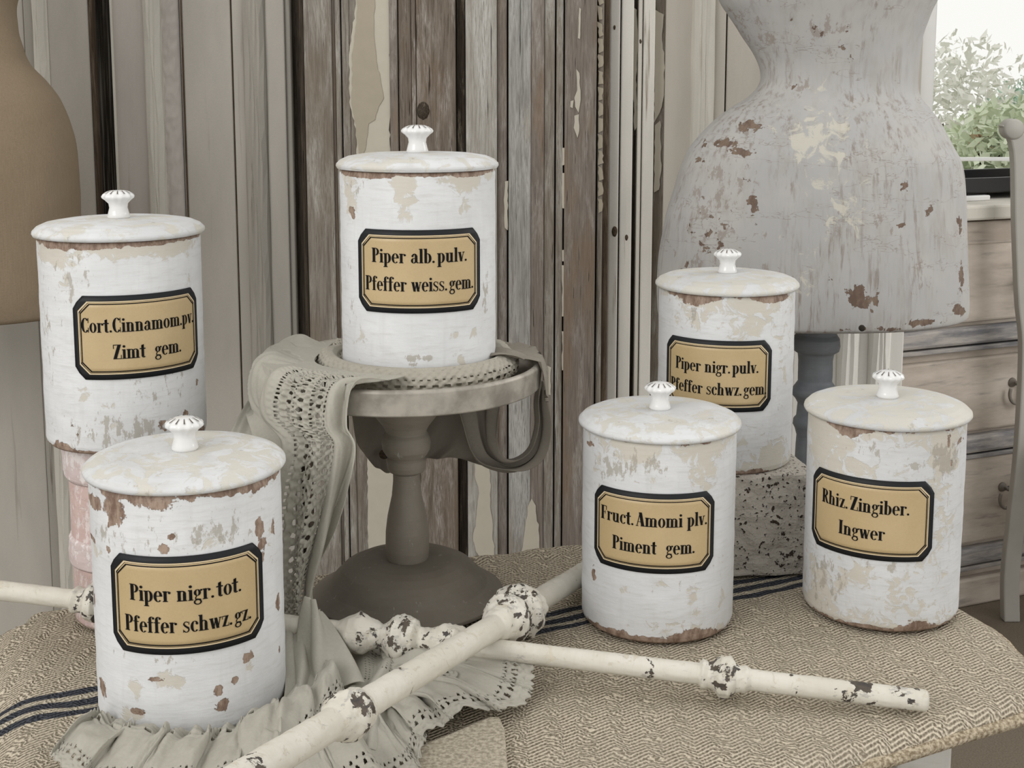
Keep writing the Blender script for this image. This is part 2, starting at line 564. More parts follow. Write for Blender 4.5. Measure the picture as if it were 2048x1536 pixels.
def flake(name, pts, Y, mat, parent, thick=0.0015, jit=2.2, seed=1, step=9):
    """a jagged-edged sheet of old paint still clinging to a board"""
    r = random.Random(seed)
    out = []
    for i in range(len(pts)):
        a, b = pts[i], pts[(i + 1) % len(pts)]
        L = math.hypot(b[0] - a[0], b[1] - a[1])
        n = max(1, int(L / step))
        for k in range(n):
            t = k / n
            out.append((a[0] + (b[0] - a[0]) * t + r.uniform(-jit, jit), a[1] + (b[1] - a[1]) * t + r.uniform(-jit, jit)))
    bm = bmesh.new()
    vs = [bm.verts.new(P(x, y, Y=Y)) for x, y in out]
    f = bm.faces.new(vs)
    bmesh.ops.recalc_face_normals(bm, faces=[f])
    ex = bmesh.ops.extrude_face_region(bm, geom=[f])
    for v in ex['geom']:
        if isinstance(v, bmesh.types.BMVert):
            v.co.y -= thick
    bmesh.ops.triangulate(bm, faces=bm.faces[:])
    bmesh.ops.recalc_face_normals(bm, faces=bm.faces[:])
    me = bpy.data.meshes.new(name)
    bm.to_mesh(me)
    bm.free()
    me.materials.append(mat)
    o = bpy.data.objects.new(name, me)
    COL.objects.link(o)
    return keep(o, parent)


DY = 2.05
ld = thing('panelled_door', 'grey-beige panelled old door behind the beige dress form and cinnamon jar', 'door', (x_at(300, DY), DY, FLOOR_Z))
L = [('stile', -330, -160, .012, door_grey), ('panel', -160, 60, .004, door_grey), ('panel', 60, 86, .006, door_grey_dk),
     ('stile', 107, 188, .012, door_grey), ('edge_strip', 188, 196, .014, brown_edge), ('glass_strip', 199, 230, -.004, glass_dark),
     ('edge_strip', 230, 235, .014, door_white), ('panel', 235, 304, .010, door_pink),
     ('edge_strip', 369, 373, .008, brown_edge), ('panel', 373, 468, .006, door_grey), ('edge_strip', 468, 471, .003, brown_edge),
     ('stile', 471, 500, .008, door_grey), ('edge_strip', 527, 531, .004, brown_edge),
     ('stile', 531, 574, .010, door_grey), ('edge_strip', 574, 586, .004, door_grey_dk), ('backing_board', 584, 612, -.012, wood_dark)]
for nm, a, b_, pr, m_ in L:
    board(nm, a, b_, DY, pr, m_, ld)
moulding(86, 97, DY, .012, door_white, ld, 2)
board('edge_strip', 97, 107, DY, .014, door_white, ld)
moulding(304, 323, DY, .014, door_white, ld, 3)
moulding(500, 527, DY, .014, door_grey_dk, ld, 4)
# embossed half-round strip
xa, xb = x_at(323, DY), x_at(369, DY)
nz, nx = 420, 22
zz = np.linspace(FLOOR_Z, DTOP, nz)[:, None]
tt = np.linspace(0, PI, nx)[None]
emb = 0.0035 * (vn(tt * 6, zz * 150, 0, 5) > 0.52) * np.sin(tt)
X = (xa + xb) / 2 - (xb - xa) / 2 * np.cos(tt) + 0 * zz
Yy = DY - (0.012 * np.sin(tt) ** 0.6) - emb * 0.5
V = np.stack([X, Yy + 0 * zz, zz + 0 * tt], -1).reshape(-1, 3)
keep(mesh_obj('embossed_moulding', V, grid_faces(nz, nx), door_pink, None), ld)

WDY = 1.98
wd = thing('weathered_plank_door', 'old door of bare weathered vertical planks with peeling cream paint, behind the pedestal', 'door', (x_at(900, WDY), WDY, FLOOR_Z))
L = [('plank', 603, 612, .000, wood_dark), ('plank', 612, 667, .010, wood_grey), ('plank', 667, 674, .004, wood_taupe), ('plank', 674, 684, .008, wood_grey),
     ('plank', 687, 702, .006, wood_grey), ('plank', 702, 781, .004, wood_grey), ('plank', 781, 797, .010, wood_taupe),
     ('plank', 799, 825, .005, wood_brown), ('plank', 825, 833, .010, wood_brown), ('plank', 834, 912, .008, wood_brown),
     ('plank', 914, 931, -.010, wood_dark), ('plank', 932, 994, .012, wood_light), ('plank', 994, 1014, .004, wood_taupe),
     ('plank', 1017, 1062, .010, wood_blue), ('plank', 1062, 1088, .0095, wood_taupe), ('plank', 1088, 1109, .006, wood_grey),
     ('plank', 1112, 1126, .006, wood_grey), ('plank', 1129, 1192, .010, wood_taupe), ('plank', 1195, 1206, .000, wood_grey),
     ('plank', 1205, 1218, -.010, brown_edge)]
for nm, a, b_, pr, m_ in L:
    board(nm, a, b_, WDY, pr, m_, wd)
keep(box('backing_board', x_at(603, WDY), x_at(1218, WDY), WDY + 0.02, WDY + 0.03, FLOOR_Z, DTOP, gap_dark, None, 0), wd)
YF = WDY - 0.0045
flake('paint_flake', [(716, -30), (777, -30), (781, 60), (779, 120), (783, 200), (779, 250), (781, 345), (716, 345), (712, 260), (700, 205), (699, 100), (706, 55)], YF, paint_cream, wd, .0015, 1.6, 1)
flake('paint_flake', [(716, -30), (750, -30), (748, 60), (752, 120), (762, 165), (768, 195), (757, 212), (750, 240), (736, 248), (731, 300), (718, 320), (713, 260), (704, 205), (705, 100), (712, 55)], YF - .0016, paint_tan, wd, .0012, 1.4, 2)
Y2 = WDY - 0.0105
flake('paint_flake', [(1153, 138), (1159, 146), (1161, 200), (1157, 225), (1150, 214), (1149, 196), (1154, 180)], Y2, paint_cream, wd, .0012, .8, 3)
flake('paint_flake', [(1149, 232), (1158, 229), (1158, 262), (1155, 276), (1148, 255)], Y2, paint_cream, wd, .0012, .8, 4)
flake('paint_flake', [(1141, 202), (1147, 200), (1145, 216), (1141, 214)], Y2, paint_cream, wd, .0012, .5, 5)
flake('paint_flake', [(1158, 15), (1162, 18), (1160, 78), (1156, 76)], Y2, paint_cream, wd, .0012, .5, 6)
for k, (ya, yb) in enumerate([(296, 330), (346, 416), (500, 522), (530, 632), (662, 740)]):
    flake('paint_flake', [(1124, ya), (1129, ya), (1129, yb), (1124, yb)], WDY - .0068, paint_cream, wd, .0012, .9, 10 + k)
for k in range(14):
    ya = -20 + k * 32
    flake('paint_flake', [(1196, ya), (1205, ya + 3), (1206, ya + 26), (1197, ya + 29)], WDY - .0006, paint_tan, wd, .0015, 1.8, 30 + k, 6)
flake('paint_flake', [(1010, 363), (1016, 362), (1015, 460), (1009, 455), (1008, 400)], WDY - .0055, paint_cream, wd, .0012, .8, 50)
# lower area seen below the plate
flake('paint_flake', [(735, 900), (800, 900), (800, 1200), (737, 1200)], YF - .006, paint_cream, wd, .0015, 1.2, 60)
flake('paint_flake', [(951, 915), (975, 925), (981, 950), (980, 1000), (986, 1060), (990, 1130), (990, 1170), (950, 1170), (956, 1110), (946, 1080), (953, 1030), (958, 985), (951, 950)], WDY - .0125, paint_cream, wd, .0014, 2.0, 61)
flake('paint_flake', [(1062, 998), (1070, 1012), (1078, 1060), (1080, 1100), (1082, 1170), (1038, 1170), (1046, 1085), (1051, 1050), (1055, 1012)], WDY - .0105, paint_cream, wd, .0014, 1.6, 62)
flake('paint_flake', [(1092, 730), (1102, 735), (1101, 790), (1094, 788)], WDY - .0065, paint_cream, wd, .001, .8, 63)
# knot on the brown board
kx, _ky, kz = P(846, 222, Y=WDY - .008)
ko = lathe('knot', [(0, .014), (.0012, .013), (.0022, .008), (.0026, .004)], wood_dark, None, 20, True, .002, 5)
ko.rotation_euler = (PI / 2, 0, 0)
ko.location = (kx, WDY - .008, kz)
ko.scale = (0.7, 0.95, 1)
keep(ko, wd)

PDY = 2.05
pd = thing('pale_painted_door', 'pale cream panelled door with badly chipped white edge, behind the grey torso', 'door', (x_at(1500, PDY), PDY, FLOOR_Z))
L = [('edge_strip', 1218, 1238, .030, pale_white), ('edge_strip', 1241, 1265, .030, pale_white), ('edge_strip', 1263, 1275, -.005, wood_dark),
     ('edge_strip', 1274, 1282, .018, pale_white), ('edge_strip', 1281, 1286, .0, wood_dark), ('edge_strip', 1285, 1307, .026, pale_white), ('edge_strip', 1307, 1327, .0, wood_grey),
     ('panel', 1328, 1390, .010, pale), ('panel', 1417, 1447, .010, pale), ('panel', 1450, 1600, .008, pale), ('panel', 1600, 1700, .008, pale_lit),
     ('panel', 1726, 1764, .008, pale_lit), ('stile', 1790, 1824, .016, pale_lit)]
for nm, a, b_, pr, m_ in L:
    board(nm, a, b_, PDY, pr, m_, pd)
keep(box('backing_board', x_at(1216, PDY), x_at(1822, PDY), PDY + 0.02, PDY + 0.03, FLOOR_Z, DTOP, brown_edge, None, 0), pd)
moulding(1390, 1417, PDY, .018, door_white, pd, 3)
moulding(1700, 1726, PDY, .016, pale_lit, pd, 2)
moulding(1764, 1790, PDY, .016, pale_lit, pd, 3)
YP = PDY - .0102
flake('paint_flake', [(1309, 20), (1326, 30), (1324, 80), (1329, 125), (1326, 200), (1318, 225), (1308, 245)], PDY - .001, paint_cream, pd, .003, 1.2, 70)
flake('paint_flake', [(1310, 250), (1321, 240), (1322, 330), (1318, 380), (1308, 385)], PDY - .001, paint_cream, pd, .003, 1.2, 71)
flake('paint_flake', [(1262, 10), (1272, 20), (1276, 80), (1272, 160), (1275, 250), (1268, 262), (1266, 150)], PDY - .006, paint_cream, pd, .003, 1.0, 72)
for (qx, qy, rr_) in [(1229, 463, 7), (1253, 475, 4), (1229, 55, 3), (1281, 83, 3)]:
    c = P(qx, qy, Y=PDY - .030)
    k = lathe('knot_hole', [(0, rr_ * .0008), (.0008, rr_ * .0007), (.0012, rr_ * .0003)], brown_edge, None, 14, True, .0006, qx)
    k.rotation_euler = (PI / 2, 0, 0)
    k.scale = (.8, 1.5, 1)
    k.location = c
    keep(k, pd)

# ---------------------------------------------------------------- dresser
dr_wood = M('dresser_wood', 0.75, 0.2)
a = dr_wood.noise(dr_wood.coord(scale=(0.25, 1, 1), rand=True), 14, 6, 0.65)
b = dr_wood.noise(dr_wood.coord(scale=(0.12, 1, 1), rand=True), 60, 4, 0.6)
c_ = dr_wood.mix(dr_wood.step(a, 0.3, 0.7), (0.40, 0.345, 0.29), (0.60, 0.535, 0.465))
c_ = dr_wood.mix(dr_wood.math('MULTIPLY', dr_wood.step(b, 0.55, 0.75), 0.5), c_, (0.12, 0.115, 0.12))
dr_wood.color(c_)
dr_wood.bump(b, 0.2, 0.001)
dr_rail = M('dresser_grey_rail', 0.7, 0.2)
a = dr_rail.noise(dr_rail.coord(scale=(0.15, 1, 1), rand=True), 40, 6, 0.65)
dr_rail.color(dr_rail.mix(dr_rail.step(a, 0.35, 0.65), (0.17, 0.17, 0.18), (0.42, 0.39, 0.36)))
dr_rail, dr_wood = dr_rail.m, dr_wood.m
iron = plain('aged_iron', (0.20, 0.18, 0.155), 0.4, 0.5, 0.3, 60)
D0 = P(1905, 1215, z=FLOOR_Z)
dd = Vector((0.92, 0.392, 0)).normalized()
left = D0 - dd * 0.42
dresser = thing('chest_of_drawers', 'scrubbed brown wooden chest of drawers with iron drop handles, under the window', 'dresser', tuple(left))
dresser.rotation_euler = (0, 0, math.atan2(dd.y, dd.x))
# local frame: x along the front, y into the body, z up
DH = P(1980, 405, Y=P(1980, 1200, z=FLOOR_Z)[1])[2] - FLOOR_Z
DW = 1.15


def dbox(name, x0, x1, y0, y1, z0, z1, mat, par=None, b=.004):
    o = box(name, x0, x1, y0, y1, z0, z1, mat, par or dresser, b)
    return o


dbox('carcass', 0.0, DW, 0.012, 0.46, 0.03, DH - 0.045, dr_wood)
dbox('top_board', -0.02, DW + 0.02, -0.03, 0.47, DH - 0.035, DH, win_white if False else door_white, None, .006)
dbox('frieze', 0.0, DW, -0.006, 0.02, DH - 0.095, DH - 0.040, dr_wood)
yref = lambda py: (P(1975, py, Y=P(1975, 1205, z=FLOOR_Z)[1])[2] - FLOOR_Z)
drw = [(yref(640), yref(474)), (yref(858), yref(712)), (yref(1082), yref(905))]
HXL = []
for tx in (2029, 2021, 2013):
    HXL.append(min(np.linspace(.3, .9, 600), key=lambda t: abs(1024 + F_PX * (left + dd * t).x / zc_of(((left + dd * t).x, (left + dd * t).y, -.2)) - tx)))
for i, (za, zb) in enumerate(drw):
    dw = dbox('drawer', 0.035, DW - 0.035, -0.004, 0.02, za, zb, dr_wood, None, .006)
    dbox('rail', 0.0, DW, -0.014, 0.02, za - 0.052, za - 0.010, dr_rail, None, .008)
    dbox('shadow_bead', 0.0, DW, -0.008, 0.02, za - 0.068, za - 0.056, dr_rail, None, .003)
    for hx in (HXL[i], HXL[i] + .0 + .38):
        zc_ = (za + zb) / 2 + 0.02
        ring = [(hx + 0.022 * math.cos(t), -0.022, zc_ - 0.022 + 0.026 * math.sin(t)) for t in np.linspace(-PI * 1.15, PI * .6, 12)]
        h = tube('handle', ring, 0.004, iron, None, 8, 26)
        h.parent = dw
        pl = lathe('back_plate', [(0, .012), (.004, .011), (.014, .004), (.022, .005)], iron, None, 16)
        pl.rotation_euler = (PI / 2, 0, 0)
        pl.location = (hx, -.004, zc_)
        pl.parent = dw
dbox('plinth', -0.01, DW + .01, -0.012, 0.46, 0.0, 0.07, dr_wood, None, .006)
# things on the dresser
o = bpy.data.objects
lx = lambda px, yy=0.05: None
M_d = Matrix.Translation(left) @ Matrix.Rotation(math.atan2(dd.y, dd.x), 4, 'Z')
blk = plain('black_lacquer', (0.012, 0.012, 0.013), 0.25, 0.5)
tr = thing('black_tray', 'flat black tray lying raised on the chest of drawers under the window', 'tray', tuple(M_d @ Vector((0.40, 0.1, DH))))
tr.rotation_euler = dresser.rotation_euler
box('tray_base', 0.0, 0.62, 0.0, 0.25, 0.014, 0.022, blk, tr, .002)
box('tray_rim', 0.0, 0.62, -0.008, 0.0, 0.016, 0.052, blk, tr, .002)
box('tray_rim', 0.0, 0.62, 0.25, 0.258, 0.016, 0.052, blk, tr, .002)
box('foot', 0.14, 0.2, 0.05, 0.2, 0.0, 0.014, blk, tr, .002)
box('foot', 0.45, 0.5, 0.05, 0.2, 0.0, 0.014, blk, tr, .002)
for k, (xa_, lab) in enumerate([(0.43, 'small white china block under the black tray, nearer the grey torso'), (0.62, 'small white china block under the black tray, nearer the chair')]):
    t_ = box('china_block', 0, 0.10, 0, 0.02, 0, 0.013, porcelain, None, .003)
    t_.location = M_d @ Vector((xa_, 0.06, DH))
    t_.rotation_euler = dresser.rotation_euler
    t_['label'], t_['category'], t_['group'] = lab, 'block', 'china blocks under the tray'

# ---------------------------------------------------------------- chair at right edge
chair_p = plain('chair_grey_paint', (0.40, 0.385, 0.35), 0.5, 0.3, 0.1, 20)
chair_w = plain('chair_seat_paint', (0.62, 0.61, 0.59), 0.5, 0.3, 0.1, 20)
cb = P(2022, 1240, z=FLOOR_Z)
chair = thing('wooden_chair', 'pale grey painted wooden chair with scrolled back post, at the right edge', 'chair', (cb.x, cb.y, FLOOR_Z))


def square_post(name, pts, w, d, mat, parent, m=40):
    c = catmull(pts, m)
    V = []
    for i in range(m):
        for sx, sy in ((-1, -1), (1, -1), (1, 1), (-1, 1)):
            V.append(c[i] + np.array([sx * w / 2, sy * d / 2, 0]))
    Fc = [tuple(f) for f in grid_faces(m, 4, True)] + [(3, 2, 1, 0), tuple(range((m - 1) * 4, m * 4))]
    o = mesh_obj(name, V, Fc, mat, None, False)
    bev(o, .004)
    return keep(o, parent)


CY = cb.y
pp = [(2016, 250), (2038, 300), (2042, 450), (2048, 600), (2056, 700), (2046, 900), (2030, 1050), (2020, 1150), (2020, 1243)]
pw = []
for i, (x, y) in enumerate(pp):
    q = P(x, y, Y=CY + 0.0)
    pw.append(tuple(q))
pw[-1] = (pw[-1][0], CY, FLOOR_Z)
hi = 0.045
square_post('back_post', pw, 0.038, 0.03, chair_p, chair)
q = P(2023, 258, Y=CY)
sc_ = lathe('scroll', [(-.02, .018), (-.016, .023), (.016, .023), (.02, .018)], chair_p, None, 24)
sc_.rotation_euler = (PI / 2, 0, 0)
sc_.location = q
keep(sc_, chair)
pw2 = [(x + 0.40, y + 0.10, z) for x, y, z in pw]
square_post('back_post', pw2, 0.038, 0.03, chair_p, chair)
sz = FLOOR_Z + 0.45
for zt in (pw[1][2] - 0.03, pw[3][2] + .05, pw[4][2]):
    keep(tube('back_rail', [(pw[4][0] + .02, CY, zt), (pw[3][0] + .2, CY + .08, zt), (pw[3][0] + .40, CY + .10, zt)], 0.014, chair_p, None, 10, 16), chair)
se = box('seat', pw[4][0] + .02, pw[4][0] + .44, CY - .36, CY + .01, sz - .03, sz, chair_w, None, .01)
keep(se, chair)
for (lx_, ly_) in ((pw[4][0] + .10, CY - .33), (pw[4][0] + .41, CY - .30)):
    square_post('front_leg', [(lx_, ly_, sz - .03), (lx_, ly_, sz - .2), (lx_ + .01, ly_, FLOOR_Z)], .034, .034, chair_p, chair, 8)

# ---------------------------------------------------------------- dress forms
def torso(name, rows, Y, depth, mat, label, cat, seed=0, wearf=None, bump=0.002, kind='torso', nz=150, nth=150):
    """rows: (py, px_left, px_right) silhouette, from bottom up"""
    rows = np.array(rows, float)
    zs_, xl, xr = [], [], []
    for py, a, b in rows:
        q0, q1 = P(a, py, Y=Y), P(b, py, Y=Y)
        zs_.append(q0.z), xl.append(q0.x), xr.append(q1.x)
    arr = catmull(np.stack([zs_, xl, xr], -1), nz)
    z, xl, xr = arr.T
    th = np.linspace(0, 2 * PI, nth, endpoint=False)
    cx, hw = (xl + xr) / 2, (xr - xl) / 2
    ct, st = np.cos(th), np.sin(th)
    X = cx[:, None] + hw[:, None] * np.sign(ct) * np.abs(ct) ** 0.92
    Yv = Y + 0.02 + (hw * depth)[:, None] * np.sign(st) * np.abs(st) ** 0.92
    Z = z[:, None] + 0 * th[None]
    nzv = fbm(X * 9 + 50, Yv * 9 + 50, Z * 9 + 50, seed) - 0.5
    X = X + bump * 2 * nzv * ct[None]
    Yv = Yv + bump * 3 * nzv * st[None]
    V = np.stack([X, Yv, Z], -1).reshape(-1, 3)
    Fc = [tuple(f) for f in grid_faces(nz, nth, True)] + [tuple(range(nth - 1, -1, -1)), tuple(range((nz - 1) * nth, nz * nth))]
    base = (float(cx[0]), Y, FLOOR_Z)
    t = thing(name, label, cat, base)
    w = None
    if wearf:
        w = wearf(V)
    keep(mesh_obj(kind, V, Fc, mat, None, True, w), t)
    return t


TY = 1.74
rows = [(640, 1345, 1900), (636, 1324, 1928), (622, 1317, 1938), (560, 1316, 1939), (456, 1330, 1937), (392, 1348, 1935), (328, 1371, 1926), (292, 1389, 1909), (246, 1430, 1886),
        (219, 1464, 1866), (194, 1504, 1846), (169, 1526, 1841), (141, 1529, 1842), (109, 1517, 1845), (68, 1490, 1851), (27, 1462, 1866), (0, 1444, 1879),
        (-80, 1405, 1920), (-180, 1380, 1945), (-300, 1390, 1930), (-380, 1430, 1890), (-430, 1540, 1790), (-520, 1600, 1730)]
tor_mat = painted('papier_mache_grey', (0.425, 0.415, 0.398), (0.56, 0.535, 0.45), (0.21, 0.155, 0.115), (0.27, 0.235, 0.205), 3, (0.39, 0.385, 0.38), 0.8, 0.55, (0.12, 0.08, 0.06), 1.6, .6, .85, (0.22, 0.185, 0.155))


def px_of(V):
    V = np.asarray(V)
    zc = V[:, 1] * CP + (HC - V[:, 2]) * SP
    return 1024 + F_PX * V[:, 0] / zc, PPY + F_PX * ((HC - V[:, 2]) * CP - V[:, 1] * SP) / zc


def blobs(x, y, lst):
    f = np.zeros_like(x)
    for (cx, cy, rx, ry, a) in lst:
        f = np.maximum(f, a * np.exp(-((x - cx) / rx) ** 2 - ((y - cy) / ry) ** 2))
    return f


def torso_wear(V):
    # blemishes of the papier mache, laid out over the front by height and width
    x, y = px_of(V)
    front = (V[:, 1] < TY + 0.03)
    ch = blobs(x, y, [(1500, 250, 38, 20, .62), (1440, 285, 60, 14, .58), (1480, 305, 40, 20, .5), (1400, 320, 22, 12, .55), (1505, 410, 12, 28, .72), (1490, 410, 8, 20, .6), (1500, 360, 14, 14, .55),
                      (1420, 470, 70, 90, .42), (1400, 560, 60, 70, .42), (1500, 452, 40, 6, .6), (1590, 458, 40, 5, .5), (1720, 590, 45, 38, .68), (1700, 565, 60, 20, .5), (1815, 365, 12, 12, .6), (1800, 380, 20, 8, .5),
                      (1800, 452, 22, 6, .6), (1790, 550, 30, 6, .52), (1920, 455, 8, 25, .6), (1925, 550, 10, 40, .6), (1915, 620, 30, 14, .68), (1620, 60, 50, 45, .45), (1690, 80, 35, 60, .42), (1580, 175, 24, 18, .48),
                      (1840, 645, 60, 12, .62), (1550, 560, 50, 40, .40), (1860, 420, 20, 15, .45), (1600, 400, 12, 12, .4), (1750, 658, 90, 8, .5), (1575, 150, 12, 20, .4)])
    st = blobs(x, y, [(1640, 290, 110, 120, .62), (1700, 420, 90, 90, .50), (1620, 480, 120, 60, .42), (1600, 560, 60, 60, .4)])
    sc = blobs(x, y, [(1500, 60, 120, 80, .42), (1650, 60, 80, 90, .42), (1440, 420, 110, 160, .44), (1420, 560, 100, 90, .46), (1540, 560, 80, 60, .42), (1850, 560, 70, 80, .38), (1600, 170, 60, 50, .40), (1770, 420, 120, 60, .34)]) + .06
    return np.stack([ch * front * .95 + .02, st * front * .8 + .08, sc * 1.0], -1)


form = torso('torso_form', rows, TY, 0.62, tor_mat, 'large weathered grey papier-mache torso form on a blue-grey turned stand', 'dress form', 4, torso_wear, 0.003)
# small nail near the bottom edge
q = P(1722, 655, Y=TY - 0.165)
nl = lathe('nail', [(0, .004), (.002, .004), (.003, .002)], gap_dark, None, 12)
nl.rotation_euler = (PI / 2, 0, 0)
nl.location = (q.x, TY - 0.168, q.z)
keep(nl, form)
blue_mat = painted('blue_grey_stand_paint', (0.17, 0.185, 0.20), (0.30, 0.31, 0.31), (0.07, 0.06, 0.05), (0.34, 0.35, 0.36), 5, (0.13, 0.145, 0.165), 0.5)


def prof_px(cx, Y, lst, zmin=None):
    pr = []
    for py, hw in lst:
        q0, q1 = P(cx, py, Y=Y), P(cx + hw, py, Y=Y)
        pr.append((q0.z, q1.x - q0.x))
    return sorted(pr)


SX = P(1632, 700, Y=TY)[0]
pr = prof_px(1632, TY, [(630, 38), (668, 40), (676, 46), (690, 47), (700, 45), (706, 36), (720, 34), (762, 34), (768, 38), (778, 45), (788, 45), (796, 38), (806, 33), (832, 35), (838, 40), (848, 41), (856, 37), (870, 33), (1000, 38), (1065, 45), (1072, 50), (1085, 48)])
zb0 = pr[0][0]
pr = [(FLOOR_Z, .16), (FLOOR_Z + .03, .16), (FLOOR_Z + .05, .05), (FLOOR_Z + .12, .03), (zb0 - .05, .03)] + pr
st_ = lathe('stand_post', pr, blue_mat, None, 40, True, .0006, 3, rings=160)
st_.location = (SX, TY, 0)
keep(st_, form)

linen = M('linen_cover', 0.9, 0.1)
a = linen.noise(linen.coord(scale=(1, 1, 0.06)), 700, 2)
b = linen.noise(linen.coord(scale=(0.06, 1, 1)), 700, 2)
c2 = linen.noise(linen.coord(), 6, 4)
linen.color(linen.mix(linen.math('MULTIPLY', linen.math('ADD', a, b), 0.5), linen.mix(c2, (0.15, 0.115, 0.075), (0.20, 0.155, 0.105)), linen.mix(c2, (0.25, 0.195, 0.135), (0.32, 0.25, 0.175))))
linen.bump(linen.math('ADD', a, b), 0.3, 0.0008)
rows = [(632, -420, 130), (628, -440, 142), (610, -446, 147), (540, -448, 150), (437, -446, 148), (386, -440, 146), (314, -425, 138), (253, -400, 124), (202, -370, 104), (164, -340, 77), (126, -312, 42), (89, -300, 26), (51, -295, 16), (0, -295, 18),
        (-80, -320, 50), (-180, -350, 80), (-300, -330, 60), (-370, -270, 0), (-410, -190, -70), (-500, -170, -90)]
lf = torso('linen_dress_form', rows, 1.72, 0.6, linen.m, 'beige linen covered dress form at the left edge behind the cinnamon jar', 'dress form', 8, None, 0.004, 'cover')
pr = [(FLOOR_Z, .15), (FLOOR_Z + .03, .15), (FLOOR_Z + .05, .03), (P(0, 640, Y=1.72)[2] + .05, .022)]
st2 = lathe('stand_post', pr, wood_brown, None, 24)
st2.location = (P(-150, 600, Y=1.72)[0], 1.74, 0)
keep(st2, lf)

# ---------------------------------------------------------------- table and grain sack
tab_px = [(85, 1222), (700, 1143), (1180, 1084), (1560, 1079), (1900, 1207), (1975, 1252), (2045, 1325), (2058, 1368), (1916, 1412), (1753, 1462), (1560, 1512)]
poly = [P(x, y, z=0) for x, y in tab_px]
poly = [(p.x, p.y) for p in poly] + [(-0.05, 0.72), (-0.275, 0.70)]
tb = thing('small_table', 'small white painted table with turned legs under the grain sack', 'table', (0.1, 1.2, FLOOR_Z))
tpaint = painted('table_white_paint', (0.62, 0.60, 0.555), CREAM, (0.17, 0.11, 0.07), GREYB, 9, None, 0.6)


def prism(name, pts, z0, z1, mat, parent=None, b=.003):
    n = len(pts)
    V = [(x, y, z0) for x, y in pts] + [(x, y, z1) for x, y in pts]
    Fc = [tuple(range(n - 1, -1, -1)), tuple(range(n, 2 * n))] + [(i, (i + 1) % n, n + (i + 1) % n, n + i) for i in range(n)]
    o = mesh_obj(name, V, Fc, mat, parent, False)
    if b:
        bev(o, b)
    return o


cen = np.mean(poly, axis=0)
shr = [tuple(cen + (np.array(p) - cen) * 0.955) for p in poly]
shr2 = [tuple(cen + (np.array(p) - cen) * 0.5) for p in poly]
area2 = sum(shr[i][0] * shr[(i + 1) % len(shr)][1] - shr[(i + 1) % len(shr)][0] * shr[i][1] for i in range(len(shr)))
if area2 < 0:
    shr, shr2 = shr[::-1], shr2[::-1]
keep(prism('tabletop', shr, -.034, -.011, tpaint), tb)
keep(prism('apron', shr2, -.085, -.030, tpaint), tb)


def leg_wear(T, Z):
    r = 0.34 + 0.25 * np.exp(-((Z + .105) / .012) ** 2)
    return np.stack([r, 0 * r + .3, 0 * r + .2], -1)


leg_l = P(1832, 1500, z=-0.07)
for (lx_, ly_) in ((leg_l.x, leg_l.y), (poly[3][0] - .05, poly[3][1] - .07), (poly[0][0] + .09, poly[0][1] - .06), (-.25, .80)):
    lg = lathe('leg', [(FLOOR_Z, .014), (FLOOR_Z + .04, .016), (-.30, .022), (-.22, .024), (-.19, .020), (-.165, .024), (-.15, .023), (-.13, .0235), (-.125, .021)],
               tpaint, None, 32, True, 0, 0, leg_wear, 60)
    lg.location = (lx_, ly_, 0)
    bl = box('leg_block', lx_ - .0235, lx_ + .0235, ly_ - .0235, ly_ + .0235, -.125, -.03, tpaint, None, .003)
    keep(lg, tb)
    keep(bl, tb)


